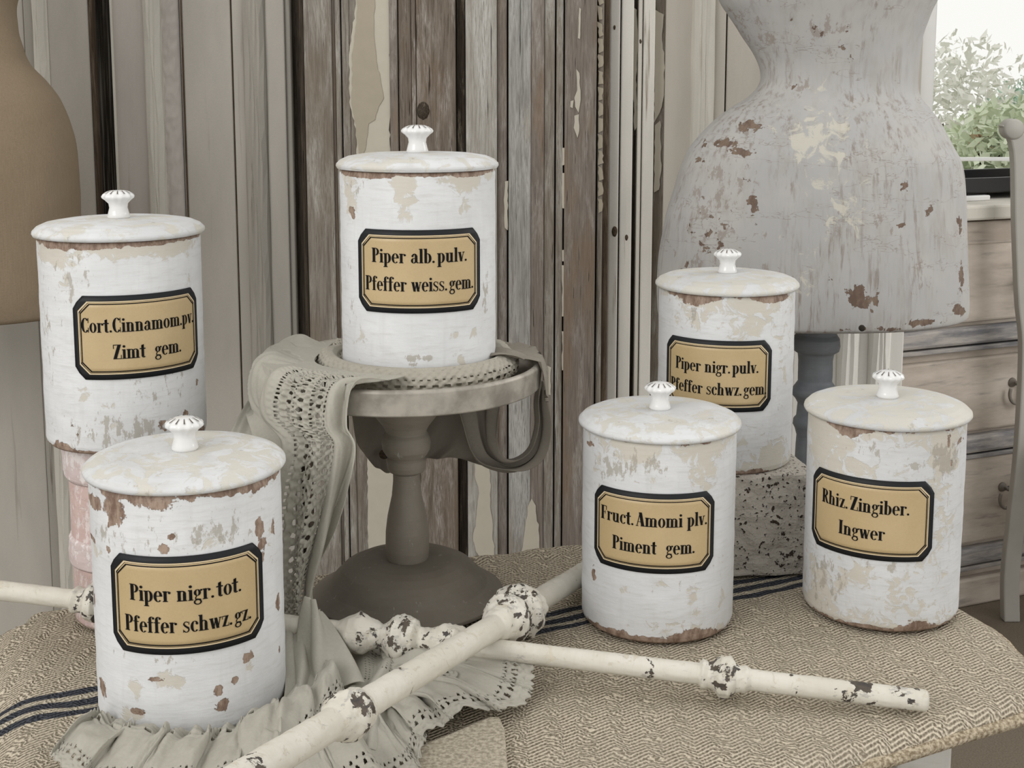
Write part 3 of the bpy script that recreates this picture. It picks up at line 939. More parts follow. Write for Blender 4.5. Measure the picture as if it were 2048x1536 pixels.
def make_sack_mat():
    m = M('grain_sack', 0.95, 0.05)
    uv = m.n('ShaderNodeUVMap', uv_map='flat').outputs[0]
    sp = m.n('ShaderNodeSeparateXYZ')
    m.put(sp.inputs[0], uv)
    nz_ = m.n('ShaderNodeTexNoise')
    m.put(nz_.inputs['Vector'], uv)
    nz_.inputs['Scale'].default_value = 45
    nz_.inputs['Detail'].default_value = 5
    wob = m.math('MULTIPLY', m.math('SUBTRACT', nz_.outputs[0], 0.5), 0.014)
    nk = m.n('ShaderNodeTexNoise')
    m.put(nk.inputs['Vector'], uv)
    nk.inputs['Scale'].default_value = 150
    nk.inputs['Detail'].default_value = 3
    wob = m.math('ADD', wob, m.math('MULTIPLY', m.math('SUBTRACT', nk.outputs[0], 0.5), 0.0055))
    x = m.math('ADD', sp.outputs[0], wob)
    y = m.math('ADD', sp.outputs[1], wob)
    # herringbone: diagonals mirrored every 11 mm
    tri = m.math('PINGPONG', x, 0.013)
    ph = m.math('ADD', m.math('MULTIPLY', y, 2 * PI / 0.0048), m.math('MULTIPLY', tri, 2 * PI / 0.0062))
    yarn = m.math('SINE', ph)
    yarn = m.math('MULTIPLY', m.math('ADD', yarn, 1), 0.5)
    xf = m.math('MULTIPLY', m.math('ADD', m.math('SINE', m.math('MULTIPLY', x, 2 * PI / 0.0033)), 1), 0.5)
    nf = m.n('ShaderNodeTexNoise')
    m.put(nf.inputs['Vector'], uv)
    nf.inputs['Scale'].default_value = 420
    nf.inputs['Detail'].default_value = 4
    nb = m.n('ShaderNodeTexNoise')
    m.put(nb.inputs['Vector'], uv)
    nb.inputs['Scale'].default_value = 9
    h = m.math('ADD', m.math('MULTIPLY', yarn, 0.6), m.math('ADD', m.math('MULTIPLY', xf, 0.2), m.math('MULTIPLY', nf.outputs[0], 0.9)))
    t = m.step(h, 0.35, 1.25)
    col = m.mix(t, (0.165, 0.135, 0.095), (0.70, 0.62, 0.49))
    col = m.mix(m.math('MULTIPLY', m.step(nb.outputs[0], 0.35, 0.7), 0.3), col, (0.38, 0.335, 0.26))
    # three woven dark stripes
    A, B = P(200, 1393, z=0), P(1500, 1168, z=0)
    d = Vector((B.x - A.x, B.y - A.y)).normalized()
    nn = Vector((-d.y, d.x))
    c0 = nn.dot(Vector((A.x, A.y)))
    wob2 = m.math('MULTIPLY', m.math('SUBTRACT', nf.outputs[0], 0.5), 0.004)
    low = m.math('MULTIPLY', m.math('SUBTRACT', nb.outputs[0], 0.5), 0.030)
    wob2 = m.math('ADD', wob2, low)
    dist = m.math('ADD', m.math('SUBTRACT', m.math('ADD', m.math('MULTIPLY', sp.outputs[0], nn.x), m.math('MULTIPLY', sp.outputs[1], nn.y)), c0), wob2)
    mask = None
    for off, w in ((-0.0160, .0046), (0.0, .0050), (0.0160, .0044)):
        s = m.math('SUBTRACT', 1.0, m.step(m.math('ABSOLUTE', m.math('SUBTRACT', dist, off)), w * 0.85, w * 1.15))
        mask = s if mask is None else m.math('MAXIMUM', mask, s)
    band = m.math('SUBTRACT', 1.0, m.step(m.math('ABSOLUTE', dist), .020, .023))
    col = m.mix(m.math('MULTIPLY', band, 0.35), col, (0.50, 0.46, 0.37))
    col = m.mix(m.math('MULTIPLY', mask, m.step(h, -0.1, 0.5)), col, m.mix(t, (0.018, 0.020, 0.026), (0.085, 0.09, 0.105)))
    m.color(col)
    m.bump(h, 1.0, 0.0022)
    return m.m


sack_mat = make_sack_mat()
PN = np.array(poly)
ar = sum(PN[i][0] * PN[(i + 1) % len(PN)][1] - PN[(i + 1) % len(PN)][0] * PN[i][1] for i in range(len(PN)))
if ar < 0:
    PN = PN[::-1]


def poly_dist(X, Yv):
    """signed outside distance + outward direction + id of the nearest edge"""
    best = np.full(X.shape, 1e9)
    bx, by, be = np.zeros(X.shape), np.zeros(X.shape), np.zeros(X.shape, int)
    inside = np.zeros(X.shape, bool)
    n = len(PN)
    for i in range(n):
        a, b = PN[i], PN[(i + 1) % n]
        e = b - a
        t = np.clip(((X - a[0]) * e[0] + (Yv - a[1]) * e[1]) / (e @ e), 0, 1)
        qx, qy = a[0] + t * e[0], a[1] + t * e[1]
        d = np.hypot(X - qx, Yv - qy)
        m = d < best
        best = np.where(m, d, best)
        bx, by, be = np.where(m, qx, bx), np.where(m, qy, by), np.where(m, i, be)
        cr = (a[1] > Yv) != (b[1] > Yv)
        inside ^= cr & (X < (b[0] - a[0]) * (Yv - a[1]) / (b[1] - a[1] + 1e-12) + a[0])
    return np.where(inside, -best, best), bx, by, be


def sack():
    xs = np.linspace(-0.72, 0.56, 430)
    ys = np.linspace(0.62, 1.56, 300)
    X, Yv = np.meshgrid(xs, ys)
    d, bx, by, be = poly_dist(X, Yv)
    ang_left = (bx < -0.265) & (by < 1.185)
    n2 = fbm(bx * 14 + 40, by * 14 + 40, 0, 3)
    dmax = np.where(ang_left, 0.30, 0.016 + 0.010 * n2)
    over = d > dmax
    dc = np.minimum(d, dmax)
    ux, uy = np.where(d > 0, (X - bx) / np.maximum(np.abs(d), 1e-6), 0), np.where(d > 0, (Yv - by) / np.maximum(np.abs(d), 1e-6), 0)
    r = np.where(ang_left, 0.075, 0.018)
    dp = np.maximum(dc, 0)
    a = np.minimum(dp / r, PI / 2)
    hor = r * np.sin(a)
    ver = r * (1 - np.cos(a)) + np.maximum(dp - r * PI / 2, 0)
    px_, py_ = np.where(d > 0, bx + ux * hor, X), np.where(d > 0, by + uy * hor, Yv)
    fl = fbm(X * 7 + 20, Yv * 7 + 20, 0, 11) - 0.5
    fs = fbm(X * 30 + 20, Yv * 60 + 20, 0, 12) - 0.5
    back = np.clip((Yv - (by - 0.0)) / 1, -1, 0)
    edge = np.exp(-(d / 0.035) ** 2)
    isback = (by > 1.25)
    Z = -ver + 0.004 * fl + (0.0018 + 0.008 * edge * isback) * fs
    Z = Z - 0.003
    # hidden lift at the far left where the sack is stuffed over the corner
    U = np.where(over, bx + ux * dmax, X)
    W = np.where(over, by + uy * dmax, Yv)
    ker = ~(over[:-1, :-1] & over[1:, :-1] & over[:-1, 1:] & over[1:, 1:])
    V = np.stack([px_, py_, Z], -1).reshape(-1, 3)
    Fc = grid_faces(300, 430, False, ker)
    used = np.zeros(len(V), bool)
    used[Fc.ravel()] = True
    idx = np.cumsum(used) - 1
    uv = np.stack([U, W], -1).reshape(-1, 2)[used]
    o = mesh_obj('woven_cloth', V[used], idx[Fc], sack_mat, None, True, None, uv)
    s = o.modifiers.new('solid', 'SOLIDIFY')
    s.thickness, s.offset = 0.003, -1
    return o


sk = sack()
sk.name = 'woven_cloth'
root = thing('grain_sack', 'coarse beige herringbone grain sack with dark stripes covering the table', 'grain sack', (0, 1.1, 0))
keep(sk, root)
# hem roll along the visible right and front edge
hem_mat = M('hem_jute', 0.95, 0.05)
hn = hem_mat.noise(hem_mat.coord(), 330, 4)
hem_mat.color(hem_mat.mix(hem_mat.step(hn, 0.3, 0.7), (0.20, 0.155, 0.10), (0.56, 0.48, 0.36)))
hem_mat.bump(hn, 0.9, 0.002)
hem_mat = hem_mat.m
hp = [P(x, y, z=0) for x, y in tab_px[3:]] + [Vector((-0.05, 0.72, 0))]
hc = catmull([tuple(p) for p in hp], 90)
out = []
for i, p in enumerate(hc):
    tg = hc[min(i + 1, 89)] - hc[max(i - 1, 0)]
    nrm = np.array([tg[1], -tg[0], 0])
    nrm /= np.linalg.norm(nrm) + 1e-9
    if np.dot(nrm[:2], p[:2] - cen) < 0:
        nrm = -nrm
    jt = 0.003 * (float(vn(i * .35, 3.0, 0, 8)) - .5)
    out.append(tuple(p + nrm * (0.016 + jt) + np.array([0, 0, -0.017 + jt])))
keep(tube('hem', out, 0.0052, hem_mat, None, 8, 260), root)
# folded-back smoother corner of the sack
flap_m = M('sack_inner_side', 0.95, 0.05)
fa = flap_m.noise(flap_m.coord(), 300, 3)
flap_m.color(flap_m.mix(flap_m.step(fa, 0.3, 0.7), (0.27, 0.235, 0.18), (0.50, 0.45, 0.36)))
flap_m.bump(fa, 0.7, 0.0015)
fpx = [(690, 1570), (760, 1520), (870, 1478), (978, 1432), (1000, 1432), (1010, 1455), (1014, 1510), (1022, 1600), (800, 1640)]
fp = [P(x, y, z=.006) for x, y in fpx]
keep(prism('folded_corner', [(p.x, p.y) for p in fp][::-1], -.001, .0065, flap_m.m, None, .003), root)
# striped end of the sack hanging below, behind the leg
tm = M('striped_ticking', 0.9, 0.05)
sx_ = tm.n('ShaderNodeSeparateXYZ')
tm.put(sx_.inputs[0], tm.coord())
sg = tm.math('SINE', tm.math('MULTIPLY', sx_.outputs[0], 2 * PI / 0.017))
tm.color(tm.mix(tm.step(sg, 0.1, 0.3), (0.40, 0.37, 0.30), (0.03, 0.032, 0.04)))
a0, a1 = P(1600, 1500, z=-0.06), P(1752, 1500, z=-0.06)
nv_, nu_ = 30, 40
uu, vv = np.meshgrid(np.linspace(0, 1, nu_), np.linspace(0, 1, nv_))
V = np.stack([a0.x + (a1.x - a0.x) * uu, a0.y + .05 + 0.008 * np.sin(uu * 14), -0.03 - 0.22 * vv], -1).reshape(-1, 3)
o = mesh_obj('hanging_striped_end', V, grid_faces(nv_, nu_), tm.m, None)
o.modifiers.new('solid', 'SOLIDIFY').thickness = .002
keep(o, root)

# ---------------------------------------------------------------- lettering
TH, HR = .165, .05


def ringp(cx, cy, rx, ry, ix, iy, a0=0, a1=360, n=22, ox=0.0):
    q = []
    for k in range(n):
        t0, t1 = math.radians(a0 + (a1 - a0) * k / n), math.radians(a0 + (a1 - a0) * (k + 1) / n)
        q.append([(cx + rx * math.cos(t0), cy + ry * math.sin(t0)), (cx + rx * math.cos(t1), cy + ry * math.sin(t1)),
                  (cx + ox + ix * math.cos(t1), cy + iy * math.sin(t1)), (cx + ox + ix * math.cos(t0), cy + iy * math.sin(t0))])
    return q


def rc(x0, y0, x1, y1):
    return [[(x0, y0), (x1, y0), (x1, y1), (x0, y1)]]


def dc(cx, cy, r, n=14):
    return [[(cx + r * math.cos(2 * PI * k / n), cy + r * math.sin(2 * PI * k / n)) for k in range(n)]]


def dg(x0, y0, x1, y1, w):
    return [[(x0 - w / 2, y0), (x0 + w / 2, y0), (x1 + w / 2, y1), (x1 - w / 2, y1)]]


XH = .66


def stem(x, y0, y1, foot=True, top=True):
    g = rc(x, y0, x + TH, y1)
    if foot:
        g += rc(x - .055, y0, x + TH + .055, y0 + HR)
    if top:
        g += [[(x - .055, y1 - .05), (x + .01, y1 - .08), (x + .01, y1), (x - .055, y1 - .01)]]
    return g


def arch(x):   # from stem ending at x to the next stem
    return ringp(x + .07, XH - .19, .20, .185, .06, .14, 0, 140, 12) + rc(x + .11, 0, x + .11 + TH, XH - .17) + rc(x + .055, 0, x + .11 + TH + .055, HR)


G = {}
G['.'] = (dc(.09, .075, .078), .20)
G[' '] = ([], .30)
G['\u2009'] = ([], .13)
G['o'] = (ringp(.25, .33, .24, .345, .085, .31), .52)
G['c'] = (ringp(.25, .33, .24, .345, .085, .31, 45, 318) + dc(.37, .50, .075), .46)
G['e'] = (ringp(.25, .33, .24, .345, .085, .31, 0, 315) + rc(.15, .33, .47, .375), .50)
G['a'] = (ringp(.19, .175, .18, .185, .045, .15, 60, 330, 16) + rc(.26, .04, .26 + TH, .52) + ringp(.24, .46, .175, .21, .02, .17, 0, 150, 12) + dc(.115, .50, .07) + [[(.40, .0), (.5, .02), (.5, .06), (.40, .09)]], .52)
G['n'] = (stem(.06, 0, XH) + arch(.06 + TH), .60)
G['m'] = (stem(.06, 0, XH) + arch(.06 + TH) + arch(.06 + TH + .11 + TH), .60 + .265)
G['i'] = (stem(.06, 0, XH) + dc(.138, .86, .088), .29)
G['l'] = (stem(.06, 0, 1.0), .29)
G['r'] = (stem(.06, 0, XH) + ringp(.30, XH - .17, .12, .16, .08, .12, 60, 170, 8) + dc(.37, .555, .075), .45)
G['t'] = (rc(.08, .08, .08 + TH, .86) + rc(-.03, XH - .07, .35, XH) + ringp(.22, .13, .14, .14, .02, .09, 180, 330, 10) + [[(.08, .86), (.08 + TH, .92), (.08 + TH, .7), (.08, .7)]], .37)
G['u'] = (rc(.06, .15, .06 + TH, XH) + rc(0, XH - HR, .1, XH) + ringp(.24, .18, .18, .19, .03, .145, 180, 330, 12) + rc(.34, 0, .34 + TH, XH) + rc(.27, XH - HR, .36, XH) + rc(.34, 0, .56, HR), .60)
G['p'] = (rc(.06, -.30, .06 + TH, XH) + rc(.0, -.30, .06 + TH + .055, -.30 + HR) + rc(0, XH - .06, .1, XH) + ringp(.27, .33, .24, .345, .075, .31, -120, 120, 18), .55)
G['b'] = (rc(.06, .0, .06 + TH, 1.0) + rc(0, 1 - HR, .1, 1.0) + ringp(.27, .33, .24, .345, .075, .31, -120, 120, 18), .55)
G['h'] = (stem(.06, 0, 1.0) + arch(.06 + TH), .60)
G['f'] = (rc(.08, 0, .08 + TH, .84) + rc(.02, 0, .30, HR) + rc(0, XH - HR, .36, XH) + ringp(.26, .82, .18, .19, .03, .15, 60, 180, 10) + dc(.36, .90, .072), .39)
G['s'] = (ringp(.20, .49, .17, .185, .10, .14, 40, 200, 12) + ringp(.20, .17, .18, .185, .10, .14, -160, 10, 12) + [[(.04, .50), (.10, .36), (.38, .13), (.36, .30), (.18, .43), (.10, .54)]] + rc(.33, .47, .37, .65) + rc(.02, .0, .06, .18), .43)
G['v'] = (dg(.12, XH, .25, 0, TH) + dg(.26, 0, .42, XH, HR) + rc(0, XH - HR, .24, XH) + rc(.34, XH - HR, .50, XH), .50)
G['w'] = (dg(.12, XH, .25, 0, TH) + dg(.26, 0, .38, XH, HR) + dg(.38, XH, .50, 0, TH) + dg(.51, 0, .65, XH, HR) + rc(0, XH - HR, .24, XH) + rc(.57, XH - HR, .73, XH), .73)
G['z'] = (rc(.03, XH - .05, .42, XH) + rc(.03, 0, .44, .05) + dg(.12, 0, .34, XH, TH) + rc(.02, XH - .2, .055, XH) + rc(.41, 0, .445, .2), .47)
G['g'] = (ringp(.21, .46, .19, .205, .055, .17) + ringp(.22, -.12, .22, .17, .13, .115, 0, 360, 18) + [[(.08, .18), (.14, .26), (.20, .26), (.12, .10), (.40, .06), (.40, -.02), (.08, .04)]] + dc(.42, .60, .06), .48)
G['P'] = (rc(.06, 0, .06 + TH + .03, 1) + rc(0, 0, .32, HR) + rc(0, 1 - HR, .3, 1) + ringp(.28, .74, .26, .26, .10, .215, -90, 90, 16), .57)
G['F'] = (rc(.06, 0, .06 + TH + .03, 1) + rc(0, 0, .32, HR) + rc(0, 1 - HR, .52, 1) + rc(.2, .50, .40, .54) + rc(.47, .70, .52, 1) + rc(.37, .40, .41, .64), .56)
G['R'] = (rc(.06, 0, .06 + TH + .03, 1) + rc(0, 0, .30, HR) + rc(0, 1 - HR, .3, 1) + ringp(.28, .75, .25, .25, .09, .205, -90, 90, 16) + [[(.25, .52), (.40, .52), (.54, .10), (.60, .06), (.60, .0), (.46, .0), (.40, .06)]], .62)
G['I'] = (rc(.06, 0, .06 + TH + .03, 1) + rc(0, 0, .31, HR) + rc(0, 1 - HR, .31, 1), .36)
G['Z'] = (rc(.04, .95, .52, 1) + rc(.03, 0, .56, .05) + dg(.13, 0, .43, 1, TH + .05) + rc(.03, .72, .075, 1) + rc(.51, 0, .555, .28), .58)
G['A'] = (dg(.08, 0, .29, 1, HR) + dg(.48, 0, .31, 1, TH + .04) + rc(.12, .30, .45, .34) + rc(0, 0, .18, HR) + rc(.34, 0, .62, HR), .62)
G['C'] = (ringp(.31, .5, .29, .51, .11, .465, 42, 318, 26) + rc(.50, .66, .545, 1.0) + rc(.50, .0, .545, .34), .60)


def line_width(s):
    return sum(G[c][1] for c in s)


def line_polys(s, cx, base, height, width):
    s = s.replace('. ', '.\u2009')
    w = line_width(s)
    sx = width / w
    x = cx - width / 2
    out = []
    for c in s:
        for q in G[c][0]:
            out.append([(x + a * sx, base + b * height) for a, b in q])
        x += G[c][1] * sx
    return out


# ---------------------------------------------------------------- apothecary jars
def octagon(w, h, c):
    return [(-w + c, -h), (w - c, -h), (w, -h + c), (w, h - c), (w - c, h), (-w + c, h), (-w, h - c), (-w, -h + c)]


def sub_edge(pts, step):
    out = []
    for i in range(len(pts)):
        a, b = pts[i], pts[(i + 1) % len(pts)]
        n = max(1, int(math.hypot(b[0] - a[0], b[1] - a[1]) / step))
        for k in range(n):
            out.append((a[0] + (b[0] - a[0]) * k / n, a[1] + (b[1] - a[1]) * k / n))
    return out


def wrap_sheet(name, w, h, c, R, face, zc, mat, parent, lift, thick):
    """octagonal sheet bent round the jar"""
    nx, nz_ = 36, 14
    s = np.linspace(-1, 1, nx)
    V = []
    for zf in np.linspace(-1, 1, nz_):
        z = zf * h
        wmax = w - max(0.0, c - (h - abs(z)))
        for q in s:
            V.append((q * wmax, z))
    V = np.array(V)
    o3 = []
    for rr in (R + lift, R + lift + thick):
        th = face + V[:, 0] / R
        o3.append(np.stack([rr * np.cos(th), rr * np.sin(th), zc + V[:, 1]], -1))
    VV = np.concatenate(o3)
    F1 = grid_faces(nz_, nx)
    n0 = len(V)
    F2 = F1 + n0
    border = [i for i in range(nx)] + [(j + 1) * nx - 1 for j in range(1, nz_)] + [(nz_ - 1) * nx + i for i in range(nx - 2, -1, -1)] + [j * nx for j in range(nz_ - 2, 0, -1)]
    side = [(border[i], border[(i + 1) % len(border)], border[(i + 1) % len(border)] + n0, border[i] + n0) for i in range(len(border))]
    Fc = [tuple(f[::-1]) for f in F1] + [tuple(f) for f in F2] + side
    return mesh_obj(name, VV, Fc, mat, parent, True)


def wrap_ring(name, w, h, c, t, R, face, zc, mat, parent, lift):
    a = sub_edge(octagon(w, h, c), .004)
    b = [(x * (w - t) / w, y * (h - t) / h) for x, y in a]
    V = []
    for (x, y) in a + b:
        th = face + x / R
        V.append(((R + lift) * math.cos(th), (R + lift) * math.sin(th), zc + y))
    n = len(a)
    Fc = [(i, (i + 1) % n, n + (i + 1) % n, n + i) for i in range(n)]
    return mesh_obj(name, V, Fc, mat, parent, False)


def make_jar(cx, cyb, half_w_base, zbase, face_off, lines, label, R=None, H=None, seed=0, chips=(), stains=(), scuffs=(), ytop=0, ybot=0, warm=0.0, lab_h=.56, rim=.5, foot=.45, Y=None, tone=1.0, lid_w=1.06, hr=2.6):
    q = P(cx, cyb, z=zbase) if Y is None else P(cx, cyb, Y=Y)
    zc = zc_of(q)
    R = R or half_w_base * zc / F_PX
    H = H or R * hr
    t = thing('apothecary_jar', label, 'jar', (q.x, q.y, zbase), 'white apothecary jars with gold labels')
    toward = math.atan2(-q.y, -q.x)
    face = toward + math.radians(face_off)
    prof = [(0, R * .955), (.002, R * .985), (.006, R), (H - .004, R), (H, R * .985)]

    def wearf(T, Z):
        da = (T - toward + PI) % (2 * PI) - PI
        zf = Z / H
        # marks listed as (px, py, rx, ry, strength) on the jar's front, turned into angle and height
        def conv(lst):
            f = np.zeros_like(Z)
            for (mx, my, rx, ry, a_) in lst:
                s = max(-.98, min(.98, (mx - cx) / (half_w_base * 1.02)))
                ang = math.asin(s)
                yb = ybot - (ybot - cyb) * (1 - math.cos(ang))
                yt = ytop - (ybot - cyb) * 0.8 * (1 - math.cos(ang))
                zz = (yb - my) / (yb - yt)
                ra = 1.35 * rx / half_w_base / max(.35, math.cos(ang))
                rz = 1.35 * ry / (ybot - ytop)
                f = np.maximum(f, a_ * np.exp(-((da - ang) / ra) ** 2 - ((zf - zz) / rz) ** 2))
            return f
        n_ = fbm(np.cos(T) * 4 + 20, np.sin(T) * 4 + 20, Z * 6, seed, 3)
        n3 = fbm(np.cos(T) * 6 + 20, np.sin(T) * 6 + 20, Z * 25 + 3, seed + 9, 4)
        r = .80 * conv(chips) + rim * np.exp(-((1 - zf) / .020) ** 2) * (.30 + .9 * n_) + foot * np.exp(-(zf / .030) ** 2) * (.15 + 1.1 * n_) + .02
        back = (np.abs(da) > 1.7)
        r = r + back * 0.25 * n3
        g = .75 * conv(stains) + .35 * np.exp(-((1 - zf) / .07) ** 2) + .30 * np.exp(-(zf / .08) ** 2) + .10 * n3 + warm
        b = conv(scuffs) + .12 * n_
        return np.stack([r, g, b], -1)

    tn = tone
    mat = painted('jar_paint', tuple(v * tn for v in WHITE), CREAM, TERRA, GREYB, seed, tuple(v * .93 * tn for v in WHITE), 0.6, 1.0, (.17, .11, .08), 1.15, .55)
    lathe('body', prof, mat, t, 220, True, .0005, seed, wearf, 110)
    # lid
    Rl = R * lid_w
    lp = [(H - .004, R * .94), (H + .0005, R * .95), (H + .0008, Rl * .985), (H + .003, Rl), (H + .005, Rl * .995), (H + .0085, Rl * .95), (H + .0115, Rl * .86), (H + .0135, Rl * .70), (H + .0145, Rl * .4), (H + .0148, Rl * .16)]

    def lidwear(T, Z):
        x_ = np.cos(T) * 5 + 30
        n_ = fbm(x_, np.sin(T) * 5 + 30, Z * 30, seed + 40, 4)
        e = np.clip((H + .006 - Z) / .004, 0, 1)
        return np.stack([.10 * n_ + .25 * e * n_, .42 + .15 * n_ + warm, .12 + .25 * n_], -1)

    lmat = painted('lid_paint', tuple(v * .97 * tn for v in WHITE), (.56, .53, .45), (.36, .27, .21), (.40, .375, .33), seed + 21, None, 0.55, .55, None, 1.2, .8)
    lid = lathe('lid', lp, lmat, t, 140, True, .0007, seed + 3, lidwear, 40)
    # porcelain knob, fluted crown
    hz = H + .0146
    k = R / .0745
    kp = np.array([(0, .0100), (.0018, .0106), (.0045, .0098), (.010, .0084), (.014, .0090), (.0175, .0120), (.0195, .0146), (.0210, .0150), (.0228, .0138), (.0250, .0105), (.0262, .0070), (.0266, .002)]) * k
    n = 60
    V = []
    for z, r in kp:
        for j in range(n):
            a_ = 2 * PI * j / n
            fl = 1 + (0.045 * math.cos(a_ * 12) if z > .016 * k else 0)
            V.append((r * fl * math.cos(a_), r * fl * math.sin(a_), hz + z))
    Fc = [tuple(f) for f in grid_faces(len(kp), n, True)] + [tuple(range(n - 1, -1, -1)), tuple(range((len(kp) - 1) * n, len(kp) * n))]
    kn = mesh_obj('knob', V, Fc, porcelain, lid)
    V, Fc = [], []
    for j in range(12):
        a_ = 2 * PI * (j + .5) / 12
        for (z, r, w) in ((.0236, .0133, .00055), (.0263, .0075, .0003)):
            for s_ in (-1, 1):
                V.append((k * (r * math.cos(a_) - s_ * w * math.sin(a_)), k * (r * math.sin(a_) + s_ * w * math.cos(a_)), hz + k * z + .0003))
        m_ = j * 4
        Fc.append((m_, m_ + 1, m_ + 3, m_ + 2))
    mesh_obj('crown_lines', V, Fc, groove, kn, False)
    # label
    lw, lh, cc = R * .84, R * .515, R * .13
    zl = H * lab_h
    pl = wrap_sheet('label_plate', lw, lh, cc, R, face, zl, label_black, t, .0002, .0011)
    i1 = R * .085
    wrap_sheet('gold_field', lw - i1, lh - i1, cc * .9, R, face, zl, label_gold, pl, .0012, .0003)
    wrap_ring('fine_line', lw - i1 * .78, lh - i1 * .78, cc * .92, R * .014, R, face, zl, hair_gold, pl, .0015)
    wrap_ring('fine_line', lw - i1 * 1.12, lh - i1 * 1.12, cc * .88, R * .012, R, face, zl, ink, pl, .0017)
    V, Fc = [], []
    for (s, xo, bo, hh, ww) in lines:
        for pol in line_polys(s, xo * R, bo * R, hh * R, ww * R):
            k0 = len(V)
            for (x, y) in pol:
                a_ = face + x / R
                V.append(((R + .0019) * math.cos(a_), (R + .0019) * math.sin(a_), zl + y))
            Fc.append(tuple(range(k0, k0 + len(pol))))
    mesh_obj('lettering', V, Fc, ink, pl, False)
    return t, R, H


# label text: (string, x offset, baseline, cap height, width) in units of the jar radius; x runs left to right
FJ = dict(ytop=985, ybot=1462)
make_jar(388, 1392, 182, 0.0, -1.5, [('Piper nigr. tot.', -.02, .05,   .17, 1.14), ('Pfeffer schwz. gz.', 0, -.28,   .17, 1.32)],
         'white jar with gold label Piper nigr. tot., front left beside the lace ruffle', seed=1, rim=.62, foot=.42, **FJ,
         chips=[(215, 985, 20, 14, .9), (255, 1000, 26, 34, .85), (330, 1000, 60, 16, .75), (520, 975, 60, 16, .7), (345, 1082, 13, 13, .95), (357, 1064, 9, 9, .9), (242, 1078, 9, 10, .8), (207, 1052, 12, 7, .8), (522, 1062, 8, 26, .9),
                (527, 1092, 9, 14, .85), (524, 1120, 6, 14, .8), (549, 1062, 6, 20, .7), (204, 1165, 4, 24, .8), (492, 1310, 11, 13, .95), (322, 1336, 20, 6, .85), (216, 1348, 6, 22, .8), (434, 1372, 10, 12, .95), (440, 1398, 12, 16, .9),
                (466, 1355, 8, 9, .75), (285, 1396, 13, 7, .85), (272, 1442, 20, 10, .8), (556, 1215, 6, 22, .8), (560, 1310, 7, 10, .7)],
         stains=[(345, 1340, 30, 20, .9), (278, 1345, 18, 26, .8), (270, 1400, 22, 14, .8), (430, 1082, 28, 14, .8), (495, 1335, 10, 16, .7), (220, 1080, 14, 20, .6), (545, 1080, 14, 60, .55), (360, 1085, 50, 12, .4)],
         scuffs=[(440, 1060, 70, 40, .5), (240, 1055, 40, 30, .45), (330, 1300, 140, 12, .4), (350, 1060, 90, 40, .3)])

# pink column with the cinnamon jar
pk_base = P(262, 1224, z=0.0)
pzc = zc_of(pk_base)
RC = 105 * pzc / F_PX
pY = pk_base.y
jar_z = P(252, 868, Y=pY)[2]
pink = painted('pink_column_paint', (0.57, 0.43, 0.40), (0.62, 0.53, 0.50), (0.12, 0.10, 0.09), (0.70, 0.64, 0.62), 31, (0.52, 0.385, 0.36), .7)
pinkp = painted('pink_band_paint', (0.60, 0.52, 0.51), (0.68, 0.62, 0.60), (0.10, 0.09, 0.08), (0.75, 0.71, 0.70), 33, (0.56, 0.46, 0.45), .7)
pc = thing('pink_column', 'chalky pink painted cylindrical column under the cinnamon jar', 'column', (pk_base.x, pk_base.y, 0))


def bandwear(T, Z):
    f = fbm(np.cos(T) * 7 + 9, np.sin(T) * 7 + 9, Z * 60, 3)
    return np.stack([.1 * f, .3 + .2 * f, .3 + .3 * f], -1)


lathe('shaft', [(0, RC * .93), (.004, RC), (jar_z - .036, RC * 1.0)], pink, pc, 80, True, .0006, 3, bandwear, 60)
lathe('capital', [(jar_z - .037, RC * 1.03), (jar_z - .033, RC * 1.08), (jar_z - .004, RC * 1.10), (jar_z, RC * 1.08)], pinkp, pc, 80, True, .002, 4, bandwear, 16)
zb1, zb2 = P(262, 1150, Y=pY - RC)[2], P(262, 1092, Y=pY - RC)[2]
lathe('band', [(zb1, RC * 1.01), (zb1 + .002, RC * 1.05), (zb2 - .002, RC * 1.06), (zb2, RC * 1.02)], pinkp, pc, 80, True, .002, 6, bandwear, 14)
# faint handwriting on the shaft as pale strokes
V, Fc = [], []
rs = random.Random(4)
for row in range(6):
    z = P(262, 1000 + row * 22, Y=pY - RC)[2]
    if row > 2:
        z -= .035
    a_ = -PI / 2 - .95
    while a_ < -PI / 2 + .9:
        seg = []
        for k in range(9):
            seg.append((a_ + k * .016 + .01 * math.sin(k * 1.9), z + .0022 * math.sin(k * 2.1 + a_ * 7) + rs.uniform(-.0006, .0006)))
        for k in range(8):
            n0 = len(V)
            for (aa, z1) in (seg[k], seg[k + 1]):
                for dz in (-.00022, .00022):
                    V.append(((RC + .0009) * math.cos(aa), (RC + .0009) * math.sin(aa), z1 + dz))
            Fc.append((n0, n0 + 1, n0 + 3, n0 + 2))
        a_ += .016 * 9 + rs.uniform(.03, .07)
mesh_obj('faded_handwriting', V, Fc, plain('pale_script', (.66, .55, .52), .7), pc, False)

